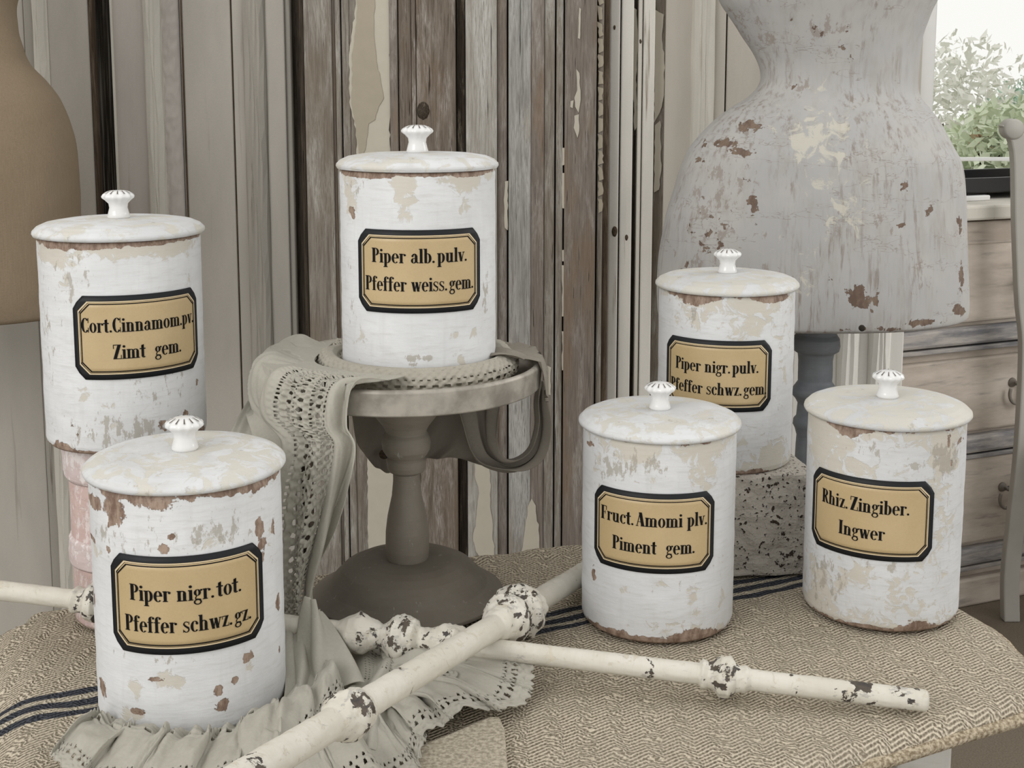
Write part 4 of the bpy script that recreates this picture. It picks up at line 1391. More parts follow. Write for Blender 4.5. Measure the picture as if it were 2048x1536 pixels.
make_jar(256, 868, 160, jar_z, 13.5, [('Cort.Cinnamom.pv.', .0, .07, .178, 1.47), ('Zimt  gem.', .06, -.26, .178, .86)],
         'white jar with gold label Cort.Cinnamom.pv., standing on the pink column', Y=pY, R=.0728, hr=2.62, seed=2, ytop=484, ybot=908, rim=.70, foot=.5,
         chips=[(150, 486, 60, 6, .8), (320, 482, 40, 8, .75), (370, 835, 7, 14, .9), (405, 872, 9, 14, .8), (400, 770, 5, 16, .7), (152, 838, 8, 8, .7), (160, 860, 10, 6, .6), (130, 890, 16, 18, .85), (185, 905, 30, 8, .8), (325, 855, 12, 14, .7), (255, 890, 22, 8, .5)],
         stains=[(130, 505, 40, 20, .9), (270, 500, 60, 16, .8), (350, 492, 50, 20, .8), (155, 570, 16, 30, .7), (385, 560, 12, 80, .6), (172, 780, 16, 20, .7), (220, 805, 14, 8, .8), (230, 850, 16, 20, .7), (300, 840, 60, 20, .5), (290, 800, 40, 15, .35)],
         scuffs=[(300, 600, 60, 30, .35), (155, 560, 40, 60, .45), (250, 860, 130, 40, .5), (110, 650, 20, 120, .35), (330, 780, 80, 50, .35)])

# nigr. pulv. jar on a rough stone block
bq = P(1447, 1104, z=0)
bY = bq.y
bz = P(1447, 912, Y=bY)[2]
stone = M('porous_stone', .95, .05)
vo = stone.n('ShaderNodeTexVoronoi')
stone.put(vo.inputs['Vector'], stone.coord())
vo.inputs['Scale'].default_value = 260
vo.inputs['Randomness'].default_value = 1
sn = stone.noise(stone.coord(), 60, 5)
sn2 = stone.noise(stone.coord(), 230, 3)
hole = stone.step(stone.math('ADD', sn2, stone.math('MULTIPLY', sn, .35)), .78, .82)
stone.color(stone.mix(hole, stone.mix(sn, (.36, .33, .29), (.56, .525, .47)), (.06, .045, .035)))
stone.bump(stone.math('SUBTRACT', sn2, stone.math('MULTIPLY', hole, 2.0)), .9, .003)
sb = thing('stone_block', 'rough porous grey-pink stone block under the rear pepper jar', 'stone block', (bq.x, bq.y, 0))
bm = bmesh.new()
bmesh.ops.create_cube(bm, size=1)
bmesh.ops.subdivide_edges(bm, edges=bm.edges[:], cuts=14, use_grid_fill=True)
for v in bm.verts:
    p = v.co.copy()
    f = float(fbm(p.x * 7 + 9, p.y * 7 + 9, p.z * 7 + 9, 5)) - .5
    v.co = Vector((p.x * .150, p.y * .145, (p.z + .5) * bz)) + Vector((p.x, p.y, 0)) * f * .03
    e = max(abs(p.x), abs(p.y))
me = bpy.data.meshes.new('block')
bm.to_mesh(me)
bm.free()
me.materials.append(stone.m)
ob = bpy.data.objects.new('block', me)
COL.objects.link(ob)
ob.parent = sb
ob.rotation_euler = (0, 0, math.radians(5))
bev(ob, .004)
make_jar(1446, 912, 132, bz, -8, [('Piper nigr. pulv.', .0, .05, .178, 1.24), ('Pfeffer schwz. gem.', .02, -.27, .178, 1.47)],
         'white jar with gold label Piper nigr. pulv., on the stone block before the torso', Y=bY, seed=3, ytop=592, ybot=952, rim=.60, foot=.5, warm=.05, tone=.95,
         chips=[(1385, 600, 30, 10, .85), (1540, 592, 26, 6, .8), (1480, 950, 40, 8, .8), (1560, 945, 30, 8, .75), (1505, 940, 20, 6, .6)],
         stains=[(1390, 620, 30, 40, .6), (1500, 640, 70, 50, .6), (1540, 900, 40, 30, .8), (1560, 700, 20, 100, .5), (1350, 640, 20, 40, .4), (1500, 880, 50, 40, .5)],
         scuffs=[(1385, 630, 12, 20, .5), (1400, 860, 80, 60, .3)])

make_jar(1313, 1226, 149.5, 0.0, -4.5, [('Fruct. Amomi plv.', .01, .09, .178, 1.42), ('Piment  gem.', .02, -.26, .178, 1.06)],
         'white jar with gold label Fruct. Amomi plv., middle of the table front', seed=4, ytop=868, ybot=1284, rim=.55, foot=.62, tone=.96,
         chips=[(1175, 868, 20, 8, .6), (1203, 880, 5, 12, .7), (1230, 918, 12, 10, .55), (1380, 1268, 50, 20, .9), (1225, 1265, 50, 12, .8), (1188, 1145, 5, 26, .7), (1300, 1275, 30, 8, .7)],
         stains=[(1265, 890, 30, 30, .85), (1300, 940, 30, 14, .6), (1400, 910, 34, 60, .8), (1195, 905, 22, 40, .5), (1255, 1170, 14, 12, .75), (1320, 1160, 22, 14, .8), (1385, 1190, 14, 60, .6), (1440, 1180, 12, 100, .5), (1330, 1240, 80, 20, .4)],
         scuffs=[(1225, 920, 30, 30, .6), (1280, 910, 50, 30, .5), (1200, 930, 25, 60, .4), (1340, 1150, 60, 30, .35)])

make_jar(1758, 1204, 150, 0.0, -11.5, [('Rhiz. Zingiber.', -.05, .09, .178, 1.14), ('Ingwer', -.05, -.25, .178, .58)],
         'white jar with gold label Rhiz. Zingiber., rightmost of the jars', seed=5, ytop=862, ybot=1264, rim=.55, foot=.6, warm=.12, tone=.92,
         chips=[(1690, 868, 26, 12, .85), (1895, 866, 10, 8, .7), (1620, 1235, 30, 8, .7), (1830, 1248, 26, 16, .9), (1890, 1240, 30, 10, .8), (1730, 1258, 40, 6, .7), (1873, 880, 4, 22, .72), (1880, 910, 4, 14, .6)],
         stains=[(1640, 900, 40, 50, .7), (1690, 940, 60, 20, .7), (1868, 890, 20, 26, .9), (1870, 920, 24, 16, .9), (1850, 1000, 50, 150, .45), (1640, 1180, 40, 60, .6), (1700, 1150, 60, 30, .6), (1800, 1180, 60, 60, .45)],
         scuffs=[(1870, 905, 24, 34, .7), (1815, 925, 12, 8, .8), (1770, 1130, 50, 14, .5), (1650, 1170, 50, 70, .45), (1720, 900, 50, 30, .4)])

# ---------------------------------------------------------------- pedestal stand
sq = P(816, 1193, z=0)
SY = sq.y
ped = thing('pedestal_stand', 'taupe-grey cake stand with turned column and broad rimmed plate', 'stand', (sq.x, sq.y, 0))
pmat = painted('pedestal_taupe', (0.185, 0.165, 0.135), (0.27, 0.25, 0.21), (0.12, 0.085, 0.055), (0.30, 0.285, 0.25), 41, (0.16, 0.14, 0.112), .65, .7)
rmat = M('plate_pewter', .5, .5)
rn = rmat.noise(rmat.coord(), 30, 6)
rmat.color(rmat.mix(rmat.step(rn, .35, .65), (.22, .20, .17), (.42, .39, .34)))
rmat.b.inputs['Metallic'].default_value = .45
rmat.bump(rn, .3, .001)
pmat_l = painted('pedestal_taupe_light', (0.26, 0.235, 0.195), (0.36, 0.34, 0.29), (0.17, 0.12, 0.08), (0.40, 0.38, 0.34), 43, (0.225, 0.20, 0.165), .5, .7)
PZ = P(818, 718, Y=SY)[2]
RP = .1315


def pedwear(T, Z):
    f = fbm(np.cos(T) * 5 + 9, np.sin(T) * 5 + 9, Z * 20, 3)
    return np.stack([.1 * f, .2 * f + .1, .25 * f + .12], -1)


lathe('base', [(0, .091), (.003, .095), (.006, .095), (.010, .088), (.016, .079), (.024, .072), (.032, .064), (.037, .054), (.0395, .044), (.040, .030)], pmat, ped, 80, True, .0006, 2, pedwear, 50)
zz_ = lambda py: P(816, py, Y=SY)[2]
kk = zc_of(P(816, 1000, Y=SY)) / F_PX
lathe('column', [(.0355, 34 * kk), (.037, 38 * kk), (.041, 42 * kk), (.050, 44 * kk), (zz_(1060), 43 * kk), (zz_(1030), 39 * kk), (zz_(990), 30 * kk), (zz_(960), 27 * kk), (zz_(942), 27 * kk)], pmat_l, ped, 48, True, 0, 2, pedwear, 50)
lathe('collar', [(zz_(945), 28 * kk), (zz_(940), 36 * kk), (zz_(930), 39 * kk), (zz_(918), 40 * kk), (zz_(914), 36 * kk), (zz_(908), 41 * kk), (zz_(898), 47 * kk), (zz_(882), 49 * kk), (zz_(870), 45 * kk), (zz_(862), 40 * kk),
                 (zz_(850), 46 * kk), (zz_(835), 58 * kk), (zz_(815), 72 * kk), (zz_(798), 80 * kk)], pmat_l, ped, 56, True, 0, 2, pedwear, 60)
lathe('plate', [(PZ - .0255, .04), (PZ - .0250, RP - .010), (PZ - .0245, RP - .002), (PZ - .0235, RP - .0005), (PZ - .003, RP + .001), (PZ - .0008, RP), (PZ, RP - .002), (PZ - .001, RP - .0045), (PZ - .012, RP - .0055), (PZ - .014, RP - .010), (PZ - .014, .03)],
      rmat.m, ped, 96, True, .0005, 5, None, 60)
plate_z = PZ - .014

# white pepper jar on the plate, standing on folded lace
jz = plate_z + .003
jq = P(843, 715, z=jz)
make_jar(839, 726, 152, jz, 1.0, [('Piper alb. pulv.', .0, .11, .178, 1.22), ('Pfeffer weiss. gem.', .0, -.24, .178, 1.42)],
         'white jar with gold label Piper alb. pulv., raised on the pedestal stand', Y=SY - .004, seed=6, ytop=344, ybot=748, rim=.66, foot=.25, lab_h=.548, lid_w=1.045, hr=2.67,
         chips=[(740, 345, 40, 6, .85), (870, 342, 26, 6, .8), (940, 343, 30, 6, .75), (710, 408, 9, 9, .75), (713, 420, 5, 8, .7), (982, 712, 5, 8, .8), (700, 722, 8, 8, .6)],
         stains=[(708, 400, 12, 40, .85), (815, 370, 20, 40, .85), (815, 420, 16, 20, .8), (930, 360, 26, 20, .85), (925, 405, 16, 20, .85), (940, 430, 10, 10, .6), (910, 648, 11, 9, .9), (945, 645, 8, 14, .8), (720, 660, 20, 60, .55), (920, 700, 12, 30, .6), (825, 712, 8, 8, .8)],
         scuffs=[(825, 690, 14, 8, .75), (850, 690, 16, 6, .7), (825, 702, 8, 4, .7), (970, 560, 6, 60, .6), (720, 365, 30, 20, .4), (700, 560, 14, 100, .3)])

# ---------------------------------------------------------------- lace garment
def fabric_mat(name, c1, c2, sc=1.0):
    m = M(name, .95, .05)
    a = m.noise(m.coord(), 420 * sc, 3)
    b = m.noise(m.coord(), 60 * sc, 4)
    col = m.mix(m.math('MULTIPLY', m.math('ADD', a, b), .5), c1, c2)
    m.color(col)
    m.bump(m.math('ADD', a, m.math('MULTIPLY', b, .8)), .35, .001)
    tr_ = m.n('ShaderNodeBsdfTranslucent')
    m.put(tr_.inputs[0], col)
    mx = m.n('ShaderNodeMixShader')
    mx.inputs[0].default_value = .28
    m.t.links.new(m.b.outputs[0], mx.inputs[1])
    m.t.links.new(tr_.outputs[0], mx.inputs[2])
    m.t.links.new(mx.outputs[0], m.out.inputs[0])
    return m.m


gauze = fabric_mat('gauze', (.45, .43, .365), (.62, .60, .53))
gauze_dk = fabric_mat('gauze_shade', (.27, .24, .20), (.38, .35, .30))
lace_c = fabric_mat('lace_trim', (.40, .37, .31), (.62, .59, .51), 1.4)
lacecloth = thing('lace_cloth', 'gauzy grey-cream lace garment draped over the stand and ruffled across the table', 'lace cloth', (sq.x, sq.y - .08, 0))


def normals(Pg):
    du = np.gradient(Pg, axis=1)
    dv = np.gradient(Pg, axis=0)
    n = np.cross(du, dv)
    return n / (np.linalg.norm(n, axis=2)[..., None] + 1e-12)


def sheet(name, rows, nv, nu, mat, disp=None, holes=None, thick=.0007, parent=None, plate=False):
    """rows: list of rows of world points -> smooth cloth patch"""
    A = np.array([[tuple(p) for p in r] for r in rows], float)
    B = catmull(A, nv)
    Cc = np.transpose(catmull(np.transpose(B, (1, 0, 2)), nu), (1, 0, 2))
    v, u = np.meshgrid(np.linspace(0, 1, nv), np.linspace(0, 1, nu), indexing='ij')
    n = normals(Cc)
    # keep the normal facing the camera
    sgn = np.sign(np.sum(n * (np.array([0, 0, HC]) - Cc), axis=2))[..., None]
    n = n * np.where(sgn == 0, 1, sgn)
    if disp is not None:
        Cc = Cc + n * disp(u, v)[..., None]
    if plate:
        dx, dy = Cc[..., 0] - sq.x, Cc[..., 1] - SY
        rr = np.hypot(dx, dy)
        over = (rr < RP + .007) & (Cc[..., 2] < PZ + .006)
        up = over & ((Cc[..., 2] > PZ - .010) | (rr < RP - .03)) & (Cc[..., 2] > PZ - .018)
        Cc[..., 2] = np.where(up, PZ + .006 + .15 * (Cc[..., 2] - PZ), Cc[..., 2])
        side = over & ~up & (Cc[..., 2] > PZ - .034)
        k = np.where(side, (RP + .007) / np.maximum(rr, 1e-6), 1)
        Cc[..., 0] = sq.x + dx * k
        Cc[..., 1] = SY + dy * k
    ker = None
    if holes is not None:
        uc, vc = (u[:-1, :-1] + u[1:, 1:]) / 2, (v[:-1, :-1] + v[1:, 1:]) / 2
        ker = ~holes(uc, vc)
    o = mesh_obj(name, Cc.reshape(-1, 3), grid_faces(nv, nu, False, ker), mat, None, True)
    s = o.modifiers.new('solid', 'SOLIDIFY')
    s.thickness, s.offset = thick, 0
    keep(o, parent or lacecloth)
    return o


def R_(lst):
    return [P(x, y, Y=Y) for (x, y, Y) in lst]


# the long drape over the left front of the plate
zr = PZ + .002


def ring_row(r0, r1, dz0, dz1, pa=142, pb=254):
    out_ = []
    for k in range(5):
        t_ = k / 4
        ph_ = math.radians(pa + (pb - pa) * (0, .45, .73, .91, 1)[k])
        r_ = r0 + (r1 - r0) * t_
        out_.append(Vector((sq.x + r_ * math.cos(ph_), SY + r_ * math.sin(ph_), PZ + dz0 + (dz1 - dz0) * t_)))
    return out_


drape_rows = [
    ring_row(.088, .100, .004, .000, 150, 275),
    ring_row(.112, .118, .007, .005, 150, 268),
    ring_row(RP - .001, RP, .008, .007, 150, 260),
    ring_row(RP + .014, RP + .010, -.002, .000, 156, 256),
    ring_row(RP + .022, RP + .013, -.028, -.030, 158, 255),
    R_([(470, 872, 1.190), (535, 880, 1.150), (605, 886, 1.112), (668, 890, 1.098), (718, 895, 1.090)]),
    R_([(455, 960, 1.185), (525, 970, 1.150), (590, 975, 1.115), (650, 980, 1.100), (695, 982, 1.100)]),
    R_([(470, 1070, 1.180), (530, 1075, 1.150), (580, 1078, 1.122), (625, 1080, 1.108), (662, 1080, 1.112)]),
    R_([(520, 1160, 1.170), (550, 1160, 1.148), (580, 1162, 1.128), (605, 1164, 1.118), (630, 1160, 1.120)]),
    R_([(530, 1225, 1.160), (560, 1228, 1.140), (585, 1232, 1.122), (603, 1228, 1.112), (622, 1215, 1.114)])]


def dr_disp(u, v):
    wv = u + .05 * (fbm(u * 3 + 3, v * 3, 0, 8, 2) - .5)
    fold = (.0035 + .005 * v) * np.sin(2 * PI * (wv * 5.0 + .3 * np.sin(v * 4))) * np.clip(v * 4, 0, 1)
    fold = fold + .0045 * (fbm(u * 11 + 4, v * 2.2, 0, 21, 3) - .5) * np.clip(v * 5, .3, 1)
    fine = .0016 * (vn(u * 60 + 3 * np.sin(v * 7), v * 3, 0, 33) - .5)
    band = np.exp(-((u - .60) / .155) ** 6)
    lace = band * (.0016 * np.sin(u * 2 * PI * 17) * np.sin(v * 2 * PI * 44) + .0014 * (vn(u * 90, v * 170, 0, 5) - .5))
    scal = 0
    for c0, ph in ((.47, 0), (.55, 1.5), (.645, .4), (.735, 2.2)):
        scal = scal + .0022 * np.exp(-((u - (c0 + .011 * np.abs(np.sin(v * PI * 26 + ph)))) / .008) ** 2)
    return fold * (1 - .55 * band) + fine * (1 - band) + lace + scal


def dr_holes(u, v):
    h = np.zeros(u.shape, bool)
    for k, u0 in enumerate((.515, .60, .695)):
        f = (v * 34 + k * .5) % 1
        h |= (((f - .25) / .24) ** 2 + ((u - u0) / .017) ** 2 < 1) & (v > .10) & (v < .95)
    for u0 in (.455, .56, .655, .75):
        f = (v * 68) % 1
        h |= (np.abs(u - u0) < .0055) & (f < .45) & (v > .10) & (v < .95)
    return h


sheet('long_drape', drape_rows, 460, 240, gauze, dr_disp, dr_holes, plate=True)

# folded lace under the raised jar
n1, n2_ = 420, 44
th = np.linspace(0, 2 * PI, n1, endpoint=False)
pk = np.array([(.086, .0005), (.094, .004), (.0965, .011), (.094, .018), (.088, .0235), (.082, .0245), (.0785, .021), (.0780, .010), (.0780, .0008)])
tk = np.linspace(0, 1, len(pk))
tt_ = np.linspace(0, 1, n2_)
swell = .010 * (fbm(np.cos(th) * 2 + 7, np.sin(th) * 2 + 7, 0, 4) - .5)
V = []
for j, a_ in enumerate(tt_):
    r_, z_ = np.interp(a_, tk, pk[:, 0]), np.interp(a_, tk, pk[:, 1])
    out_ = max(0.0, min(1.0, (r_ - .080) / .006))
    lace = .0012 * np.sin(th * 64) * np.sin(a_ * 50) + .0030 * (fbm(np.cos(th) * 26 + 9, np.sin(th) * 26 + 9, a_ * 9, 6) - .5)
    rr = r_ + out_ * (lace + swell)
    V.append(np.stack([rr * np.cos(th), rr * np.sin(th), z_ * (1 + out_ * 3 * swell * 10)], -1))
V = np.concatenate(V)
V[:, 0] += P(839, 726, Y=SY)[0]
V[:, 1] += SY - .004
V[:, 2] += plate_z
ff = grid_faces(n2_, n1, True)
ii, jj = ff[:, 0] // n1, ff[:, 0] % n1
hole = ((ii == 10) | (ii == 9)) & (jj % 8 < 4) | (ii == 14) & (jj % 5 < 2) | (ii == 6) & (jj % 5 < 2)
o = mesh_obj('folded_lace', V, [tuple(f) for f in ff[~hole]], lace_c, None)
keep(o, lacecloth)

# heap of lace behind the raised jar, left
sheet('lace_heap', [R_([(632, 716, 1.29), (650, 705, 1.285), (670, 690, 1.28), (700, 675, 1.28), (735, 672, 1.285)]),
                    R_([(640, 722, 1.25), (655, 712, 1.25), (672, 700, 1.25), (700, 690, 1.25), (730, 690, 1.26)]),
                    R_([(655, 730, 1.21), (668, 724, 1.215), (680, 716, 1.22), (700, 712, 1.225), (720, 712, 1.23)])], 60, 90, lace_c,
      lambda u, v: .004 * np.sin(u * 24 + v * 5) + .0012 * np.sin(u * 120) * np.sin(v * 60), lambda u, v: (((u * 30) % 1) < .35) & (((v * 9) % 1) < .3))

# cloth over the right back rim and the loop hanging on the right
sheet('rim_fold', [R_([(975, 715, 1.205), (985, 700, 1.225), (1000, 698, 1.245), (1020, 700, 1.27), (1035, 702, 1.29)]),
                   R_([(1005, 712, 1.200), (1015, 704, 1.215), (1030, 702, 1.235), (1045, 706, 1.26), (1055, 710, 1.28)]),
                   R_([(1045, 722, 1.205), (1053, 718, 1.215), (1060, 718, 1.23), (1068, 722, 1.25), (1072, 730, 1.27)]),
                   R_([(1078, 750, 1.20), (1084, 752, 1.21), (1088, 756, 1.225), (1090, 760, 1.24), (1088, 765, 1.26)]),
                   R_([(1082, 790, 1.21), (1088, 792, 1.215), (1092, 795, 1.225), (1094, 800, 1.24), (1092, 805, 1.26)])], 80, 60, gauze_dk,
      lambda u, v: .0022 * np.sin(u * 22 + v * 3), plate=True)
loop = []
LY = SY + .03
path = [((1078, 760), (1092, 762)), ((1070, 800), (1093, 805)), ((1072, 850), (1096, 860)), ((1058, 895), (1084, 912)), ((1030, 915), (1052, 940)), ((1002, 912), (1012, 946)), ((988, 880), (965, 932)), ((990, 840), (940, 900)), ((996, 800), (920, 840)), ((996, 780), (900, 790))]
for (a_, b_) in path:
    loop.append([P(a_[0] + (b_[0] - a_[0]) * t, a_[1] + (b_[1] - a_[1]) * t, Y=LY + .018 * math.sin(t * PI)) for t in (0, .33, .66, 1)])
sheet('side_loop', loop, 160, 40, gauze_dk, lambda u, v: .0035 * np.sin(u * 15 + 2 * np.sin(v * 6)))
# swag hanging behind the column
BYs = SY + .075
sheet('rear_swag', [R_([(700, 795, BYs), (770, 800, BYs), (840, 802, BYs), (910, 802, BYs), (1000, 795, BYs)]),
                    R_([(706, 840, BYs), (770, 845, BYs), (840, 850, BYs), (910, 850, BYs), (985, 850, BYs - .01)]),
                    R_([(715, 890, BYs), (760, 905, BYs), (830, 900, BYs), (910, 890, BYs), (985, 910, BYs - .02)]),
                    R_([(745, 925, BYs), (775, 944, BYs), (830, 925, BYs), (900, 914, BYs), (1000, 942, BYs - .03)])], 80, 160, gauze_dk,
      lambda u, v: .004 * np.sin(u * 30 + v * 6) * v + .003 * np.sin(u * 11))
bt = lathe('button', [(0, .0035), (.001, .005), (.002, .005), (.0026, .0038), (.0018, .002)], brown_edge, None, 20)
bt.rotation_euler = (PI / 2, 0, 0)
bt.location = P(768, 908, Y=BYs - .006)
keep(bt, lacecloth)


def ruffle(name, inner, outer, n_w, amp, sway=.006, mat=None, nv=64, nu=620, lace_edge=True, ph=0.0, zi=.006, zo=.004, gather=0):
    """gathered ribbon between an inner and an outer line (pixel points on the table)"""
    A = catmull([tuple(P(x, y, z=zi)) for x, y in inner], nu)
    B = catmull([tuple(P(x, y, z=zo)) for x, y in outer], nu)
    u = np.linspace(0, 1, nu)[None]
    t = np.linspace(0, 1, nv)[:, None]
    up = u + .030 * (vn(u * 7 + ph * 3, u * 0, 0, 5) - .5) + (.05 / n_w) * (vn(u * n_w * 2, t * 2.5, 0, 9) - .5)
    w = .72 * np.cos(2 * PI * n_w * up + ph) + .38 * np.cos(2 * PI * n_w * 2.3 * up + ph * 2 + 1.5 * t)
    w = .35 * w + 2.3 * (fbm(u * n_w * 1.9 + ph * 9, t * 1.3 + .8 * u, 0, int(ph * 7) + 2, 3) - .5)
    w2 = np.clip(w, -1.15, 1.15)
    pos = A[None] * (1 - t[..., None]) + B[None] * t[..., None]
    tan = np.gradient((A + B) / 2, axis=0)
    tan /= np.linalg.norm(tan, axis=1)[:, None]
    env = np.clip(t * 3.2, 0, 1) ** .8 * (1 - .15 * t)
    env = env * (.45 + 1.0 * vn(u * n_w * 1.3 + 3, t * 1.5, 0, int(ph * 10) + 3))
    bulge = .45 * np.sin(t * PI)
    pos[..., 2] += amp * env * (.5 + .5 * w2) + amp * bulge * .6
    pos += tan[None] * (sway * env * np.sin(2 * PI * n_w * up * 1.0 + ph + 1.1))[..., None]
    pos[..., 2] += .0032 * (fbm(u * n_w * 5 + 5, t * 5, 0, 17) - .5) * np.clip(t * 4, .3, 1) + .0018 * np.sin(u * n_w * 30 + 3 * t + 4 * vn(u * 9, t, 0, 2)) * (1 - t) ** 1.5 + .0010 * (vn(u * n_w * 22, t * 9, 0, 31) - .5)
    pos[..., 2] = np.maximum(pos[..., 2], .0015)
    if gather:
        band = np.exp(-((t - .18) / .10) ** 2)
        pos[..., 2] += .003 * band * np.sin(t * 110) + .003 * band * np.sin(u * n_w * 22)
    if lace_edge:
        pos[..., 2] += .0009 * (t > .78) * np.sin(u * n_w * 45) * np.sin(t * 110)
        pos += (B - A)[None] * (.016 * (t > .95) * np.sin(u * n_w * 40))[..., None]
    ker = np.ones((nv - 1, nu - 1), bool)
    uc = (u[:, :-1] + u[:, 1:]) / 2
    tc = (t[:-1] + t[1:]) / 2
    if lace_edge:
        ker &= ~((((tc - .87) / .026) ** 2 + ((((uc * n_w * 11) % 1) - .5) / .24) ** 2) < 1)
        ker &= ~((((tc - .80) / .016) ** 2 + ((((uc * n_w * 14) % 1) - .5) / .22) ** 2) < 1)
    if gather:
        for g0 in (.10, .18, .26):
            ker &= ~((np.abs(tc - g0) < .016) & (((uc * n_w * 5) % 1) < .35))
    o = mesh_obj(name, pos.reshape(-1, 3), grid_faces(nv, nu, False, ker), mat or gauze, None)
    s = o.modifiers.new('solid', 'SOLIDIFY')
    s.thickness, s.offset = .0009, 0
    keep(o, lacecloth)
    return o


# ground layer of cloth under the crossing rods
def lay(u, v):
    return .004 + .0055 * np.sin(u * 17 + 3 * v) * np.sin(v * 8 + 1) + .003 * np.sin(u * 40 + v * 9)


sheet('spread_cloth', [[P(x, y, z=.007) for x, y in r] for r in
                       [[(590, 1235), (650, 1245), (740, 1262), (840, 1282), (960, 1296)],
                        [(585, 1290), (660, 1300), (750, 1310), (850, 1318), (950, 1322)],
                        [(590, 1350), (670, 1360), (750, 1360), (830, 1365), (900, 1368)],
                        [(560, 1430), (640, 1430), (720, 1425), (790, 1420), (850, 1415)],
                        [(470, 1540), (600, 1540), (700, 1530), (780, 1500), (835, 1460)]]], 200, 220, gauze, lay,
      lambda u, v: (np.abs(u - .55) < .13) & (np.abs(v - .38) < .13) & (((u * 44) % 1) < .4) & (((v * 50) % 1) < .45))
ruffle('front_ruffle', [(205, 1432), (280, 1462), (370, 1470), (460, 1455), (540, 1425), (610, 1385), (650, 1345)], [(100, 1520), (150, 1590), (280, 1600), (420, 1600), (540, 1560), (640, 1470), (700, 1400)], 7.5, .022, .010, gather=1, ph=.6)
ruffle('lower_ruffle', [(470, 1480), (560, 1450), (640, 1430), (720, 1420), (780, 1400)], [(520, 1640), (620, 1640), (730, 1600), (830, 1560), (850, 1480)], 5, .016, .006, ph=2.0)
ruffle('side_ruffle', [(800, 1300), (800, 1335), (790, 1370), (780, 1400), (760, 1425)], [(1000, 1300), (1062, 1352), (1045, 1420), (940, 1450), (850, 1490)], 4.5, .026, .010, nu=620, ph=3.0, gather=1)
ruffle('inner_ruffle', [(760, 1300), (770, 1340), (765, 1380), (740, 1410)], [(930, 1320), (925, 1370), (880, 1400), (825, 1420)], 3.5, .018, .008, ph=1.0, zi=.012, zo=.012)

# standing petals of gauze between the front jar and the rods
sheet('standing_fold', [R_([(612, 1192, 1.085), (620, 1196, 1.08), (628, 1204, 1.08), (640, 1222, 1.085)]),
                        R_([(602, 1240, 1.08), (620, 1245, 1.065), (645, 1252, 1.065), (668, 1262, 1.07)]),
                        R_([(600, 1300, 1.06), (625, 1310, 1.045), (660, 1318, 1.04), (705, 1318, 1.045)]),
                        R_([(615, 1355, 1.035), (640, 1365, 1.02), (680, 1372, 1.015), (730, 1365, 1.02)])], 90, 60, gauze, lambda u, v: .0025 * np.sin(u * 13 + v * 3))
sheet('standing_fold', [R_([(575, 1240, 1.10), (585, 1245, 1.09), (600, 1255, 1.085), (612, 1268, 1.085)]),
                        R_([(572, 1300, 1.06), (585, 1305, 1.05), (605, 1318, 1.045), (628, 1330, 1.045)]),
                        R_([(576, 1360, 1.03), (588, 1365, 1.02), (606, 1372, 1.015), (625, 1375, 1.015)]),
                        R_([(570, 1405, 1.00), (585, 1410, .992), (600, 1408, .99), (620, 1400, .99)])], 90, 50, gauze, lambda u, v: .003 * np.sin(u * 11 + v * 2))

# ---------------------------------------------------------------- turned rods
rod_mat = painted('rod_cream_paint', (.66, .635, .565), (.58, .52, .41), (.045, .04, .038), (.40, .38, .35), 51, (.60, .57, .495), .5, 1.0, (.10, .08, .06), 1.3, .2)


def rod(name, p0, p1, r, nodes, label, seed, extra=(), tint=None):
    """nodes: (distance along, [(ds, radius factor)...]) swellings of the turning"""
    p0, p1 = Vector(p0), Vector(p1)
    Ln = (p1 - p0).length
    base = [(0, r * .9), (.002, r)]
    prof = [(s, r) for s in np.linspace(.004, Ln - .004, 40)]
    keepp = [q for q in prof if not any(n0 + nd[0][0] - .002 < q[0] < n0 + nd[-1][0] + .002 for n0, nd in nodes)]
    for n0, nd in nodes:
        keepp += [(n0 + ds, r * f) for ds, f in nd]
    keepp = base + sorted(keepp) + [(Ln - .002, r), (Ln, r * .8)]

    def wearf(T, Z):
        w = np.full_like(Z, .10)
        for n0, nd in nodes:
            c0, hw = n0 + (nd[0][0] + nd[-1][0]) / 2, (nd[-1][0] - nd[0][0]) / 2
            w = np.maximum(w, .43 * np.exp(-((Z - c0) / (hw * .95)) ** 4))
        for (s0, ws, a_) in extra:
            w = np.maximum(w, (a_ - .06) * np.exp(-((Z - s0) / ws) ** 2))
        f = fbm(np.cos(T) * 3 + 9, np.sin(T) * 3 + 9, Z * 40, seed)
        return np.stack([w, .25 + .2 * f, .10 + .15 * f + .5 * w], -1)
    t = thing(name, label, 'rod', tuple(p0), 'turned rods crossed on the sack')
    t.rotation_mode = 'QUATERNION'
    t.rotation_quaternion = (p1 - p0).to_track_quat('Z', 'Y')
    o = lathe('shaft', keepp, rod_mat, t, 48, True, .0004, seed, wearf, int(Ln / .0022))
    # carved irregularity of the swellings
    me = o.data
    co = np.zeros(len(me.vertices) * 3)
    me.vertices.foreach_get('co', co)
    co = co.reshape(-1, 3)
    rr = np.hypot(co[:, 0], co[:, 1])
    bump = fbm(co[:, 0] * 130 + 90, co[:, 1] * 130 + 90, co[:, 2] * 130 + 90, seed, 3) - .5
    k = 1 + np.where(rr > r * 1.08, .42 * bump, .05 * bump)
    co[:, 0] *= k
    co[:, 1] *= k
    me.vertices.foreach_set('co', co.ravel())
    return t


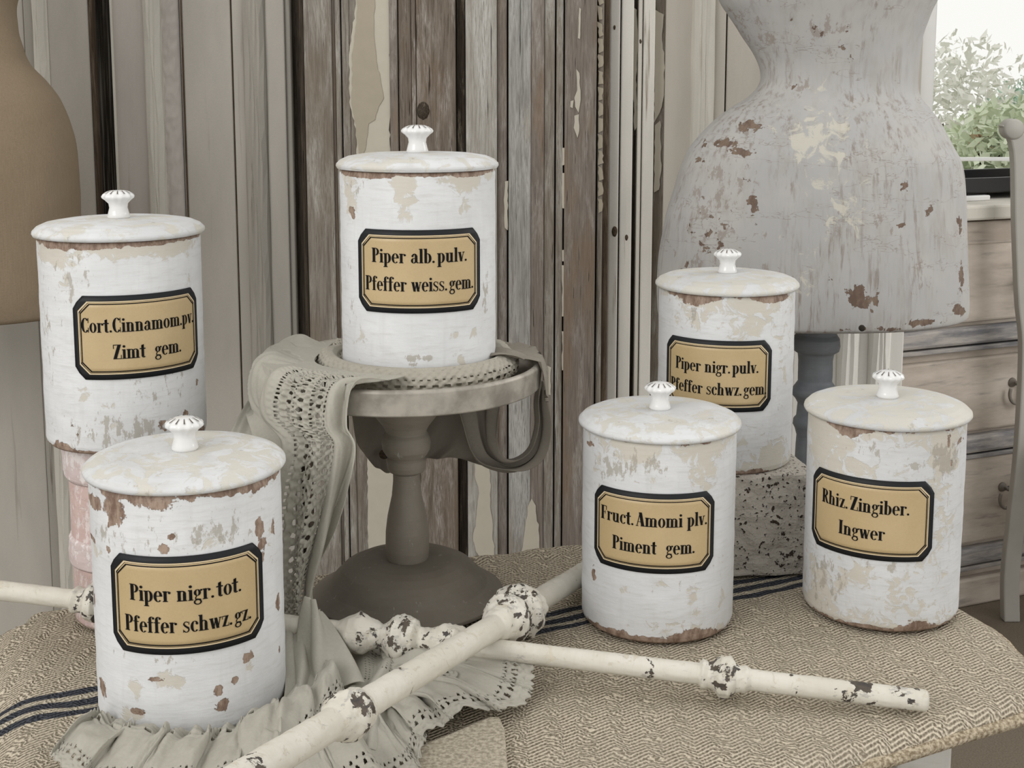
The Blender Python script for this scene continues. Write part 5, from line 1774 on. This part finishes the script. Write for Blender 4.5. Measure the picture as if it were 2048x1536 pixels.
b0 = P(185, 1203, Y=1.118)
b1 = P(1856, 1402, z=.0095)
dirb = (b1 - b0).normalized()
bstart = b0 - dirb * .16
Lb = (b1 - bstart).length


def at_px(p0, p1, px):
    """distance along a rod where it crosses an image column"""
    best = min(np.linspace(0, 1, 4000), key=lambda t: abs(px_of(np.array([p0 + (p1 - p0) * t]))[0][0] - px))
    return best * (p1 - p0).length


node = [(-.022, 1.0), (-.019, 1.35), (-.014, 1.15), (-.010, 1.25), (-.004, 1.95), (.003, 2.0), (.009, 1.3), (.013, 1.2), (.017, 1.35), (.021, 1.0)]
mid = [(-.062, 1.0), (-.058, 1.2), (-.050, 1.75), (-.040, 1.95), (-.028, 1.35), (-.022, 1.15), (-.016, 1.5), (-.010, 2.1), (.0, 2.25), (.008, 2.0), (.012, 1.3), (.020, 1.25), (.032, 1.8), (.044, 1.9), (.054, 1.4), (.062, 1.0)]
rod('turned_rod', bstart, b1, .0088, [(at_px(bstart, b1, 190), node), (at_px(bstart, b1, 812), mid), (at_px(bstart, b1, 1450), node)],
    'long thin cream turned wooden rod lying underneath, ending chipped at right', 3,
    [(at_px(bstart, b1, 1712), .028, .55), (at_px(bstart, b1, 1810), .02, .45), (at_px(bstart, b1, 1300), .008, .5), (at_px(bstart, b1, 1590), .008, .5)])
a_far = Vector((.0815, 1.277, .0125))
a_dir = Vector((-.107, -.24, .035))
a_near = a_far + a_dir * 2.55
La = (a_near - a_far).length
n2m = [(-.040, 1.0), (-.037, 1.5), (-.030, 2.15), (-.018, 2.3), (-.010, 1.9), (-.005, 1.6), (.002, 1.9), (.010, 2.0), (.020, 1.6), (.028, 1.35), (.034, 1.0)]
n1m = [(-.020, 1.0), (-.017, 1.3), (-.010, 1.55), (-.002, 1.65), (.006, 1.5), (.012, 1.25), (.018, 1.0)]
rod('turned_rod', a_far, a_near, .0108, [(at_px(a_far, a_near, 1020), n2m), (at_px(a_far, a_near, 692), n1m)],
    'cream turned wooden rod crossing on top, diagonal towards the bottom left', 7,
    [(at_px(a_far, a_near, 500), .012, .5), (at_px(a_far, a_near, 800), .006, .45)])
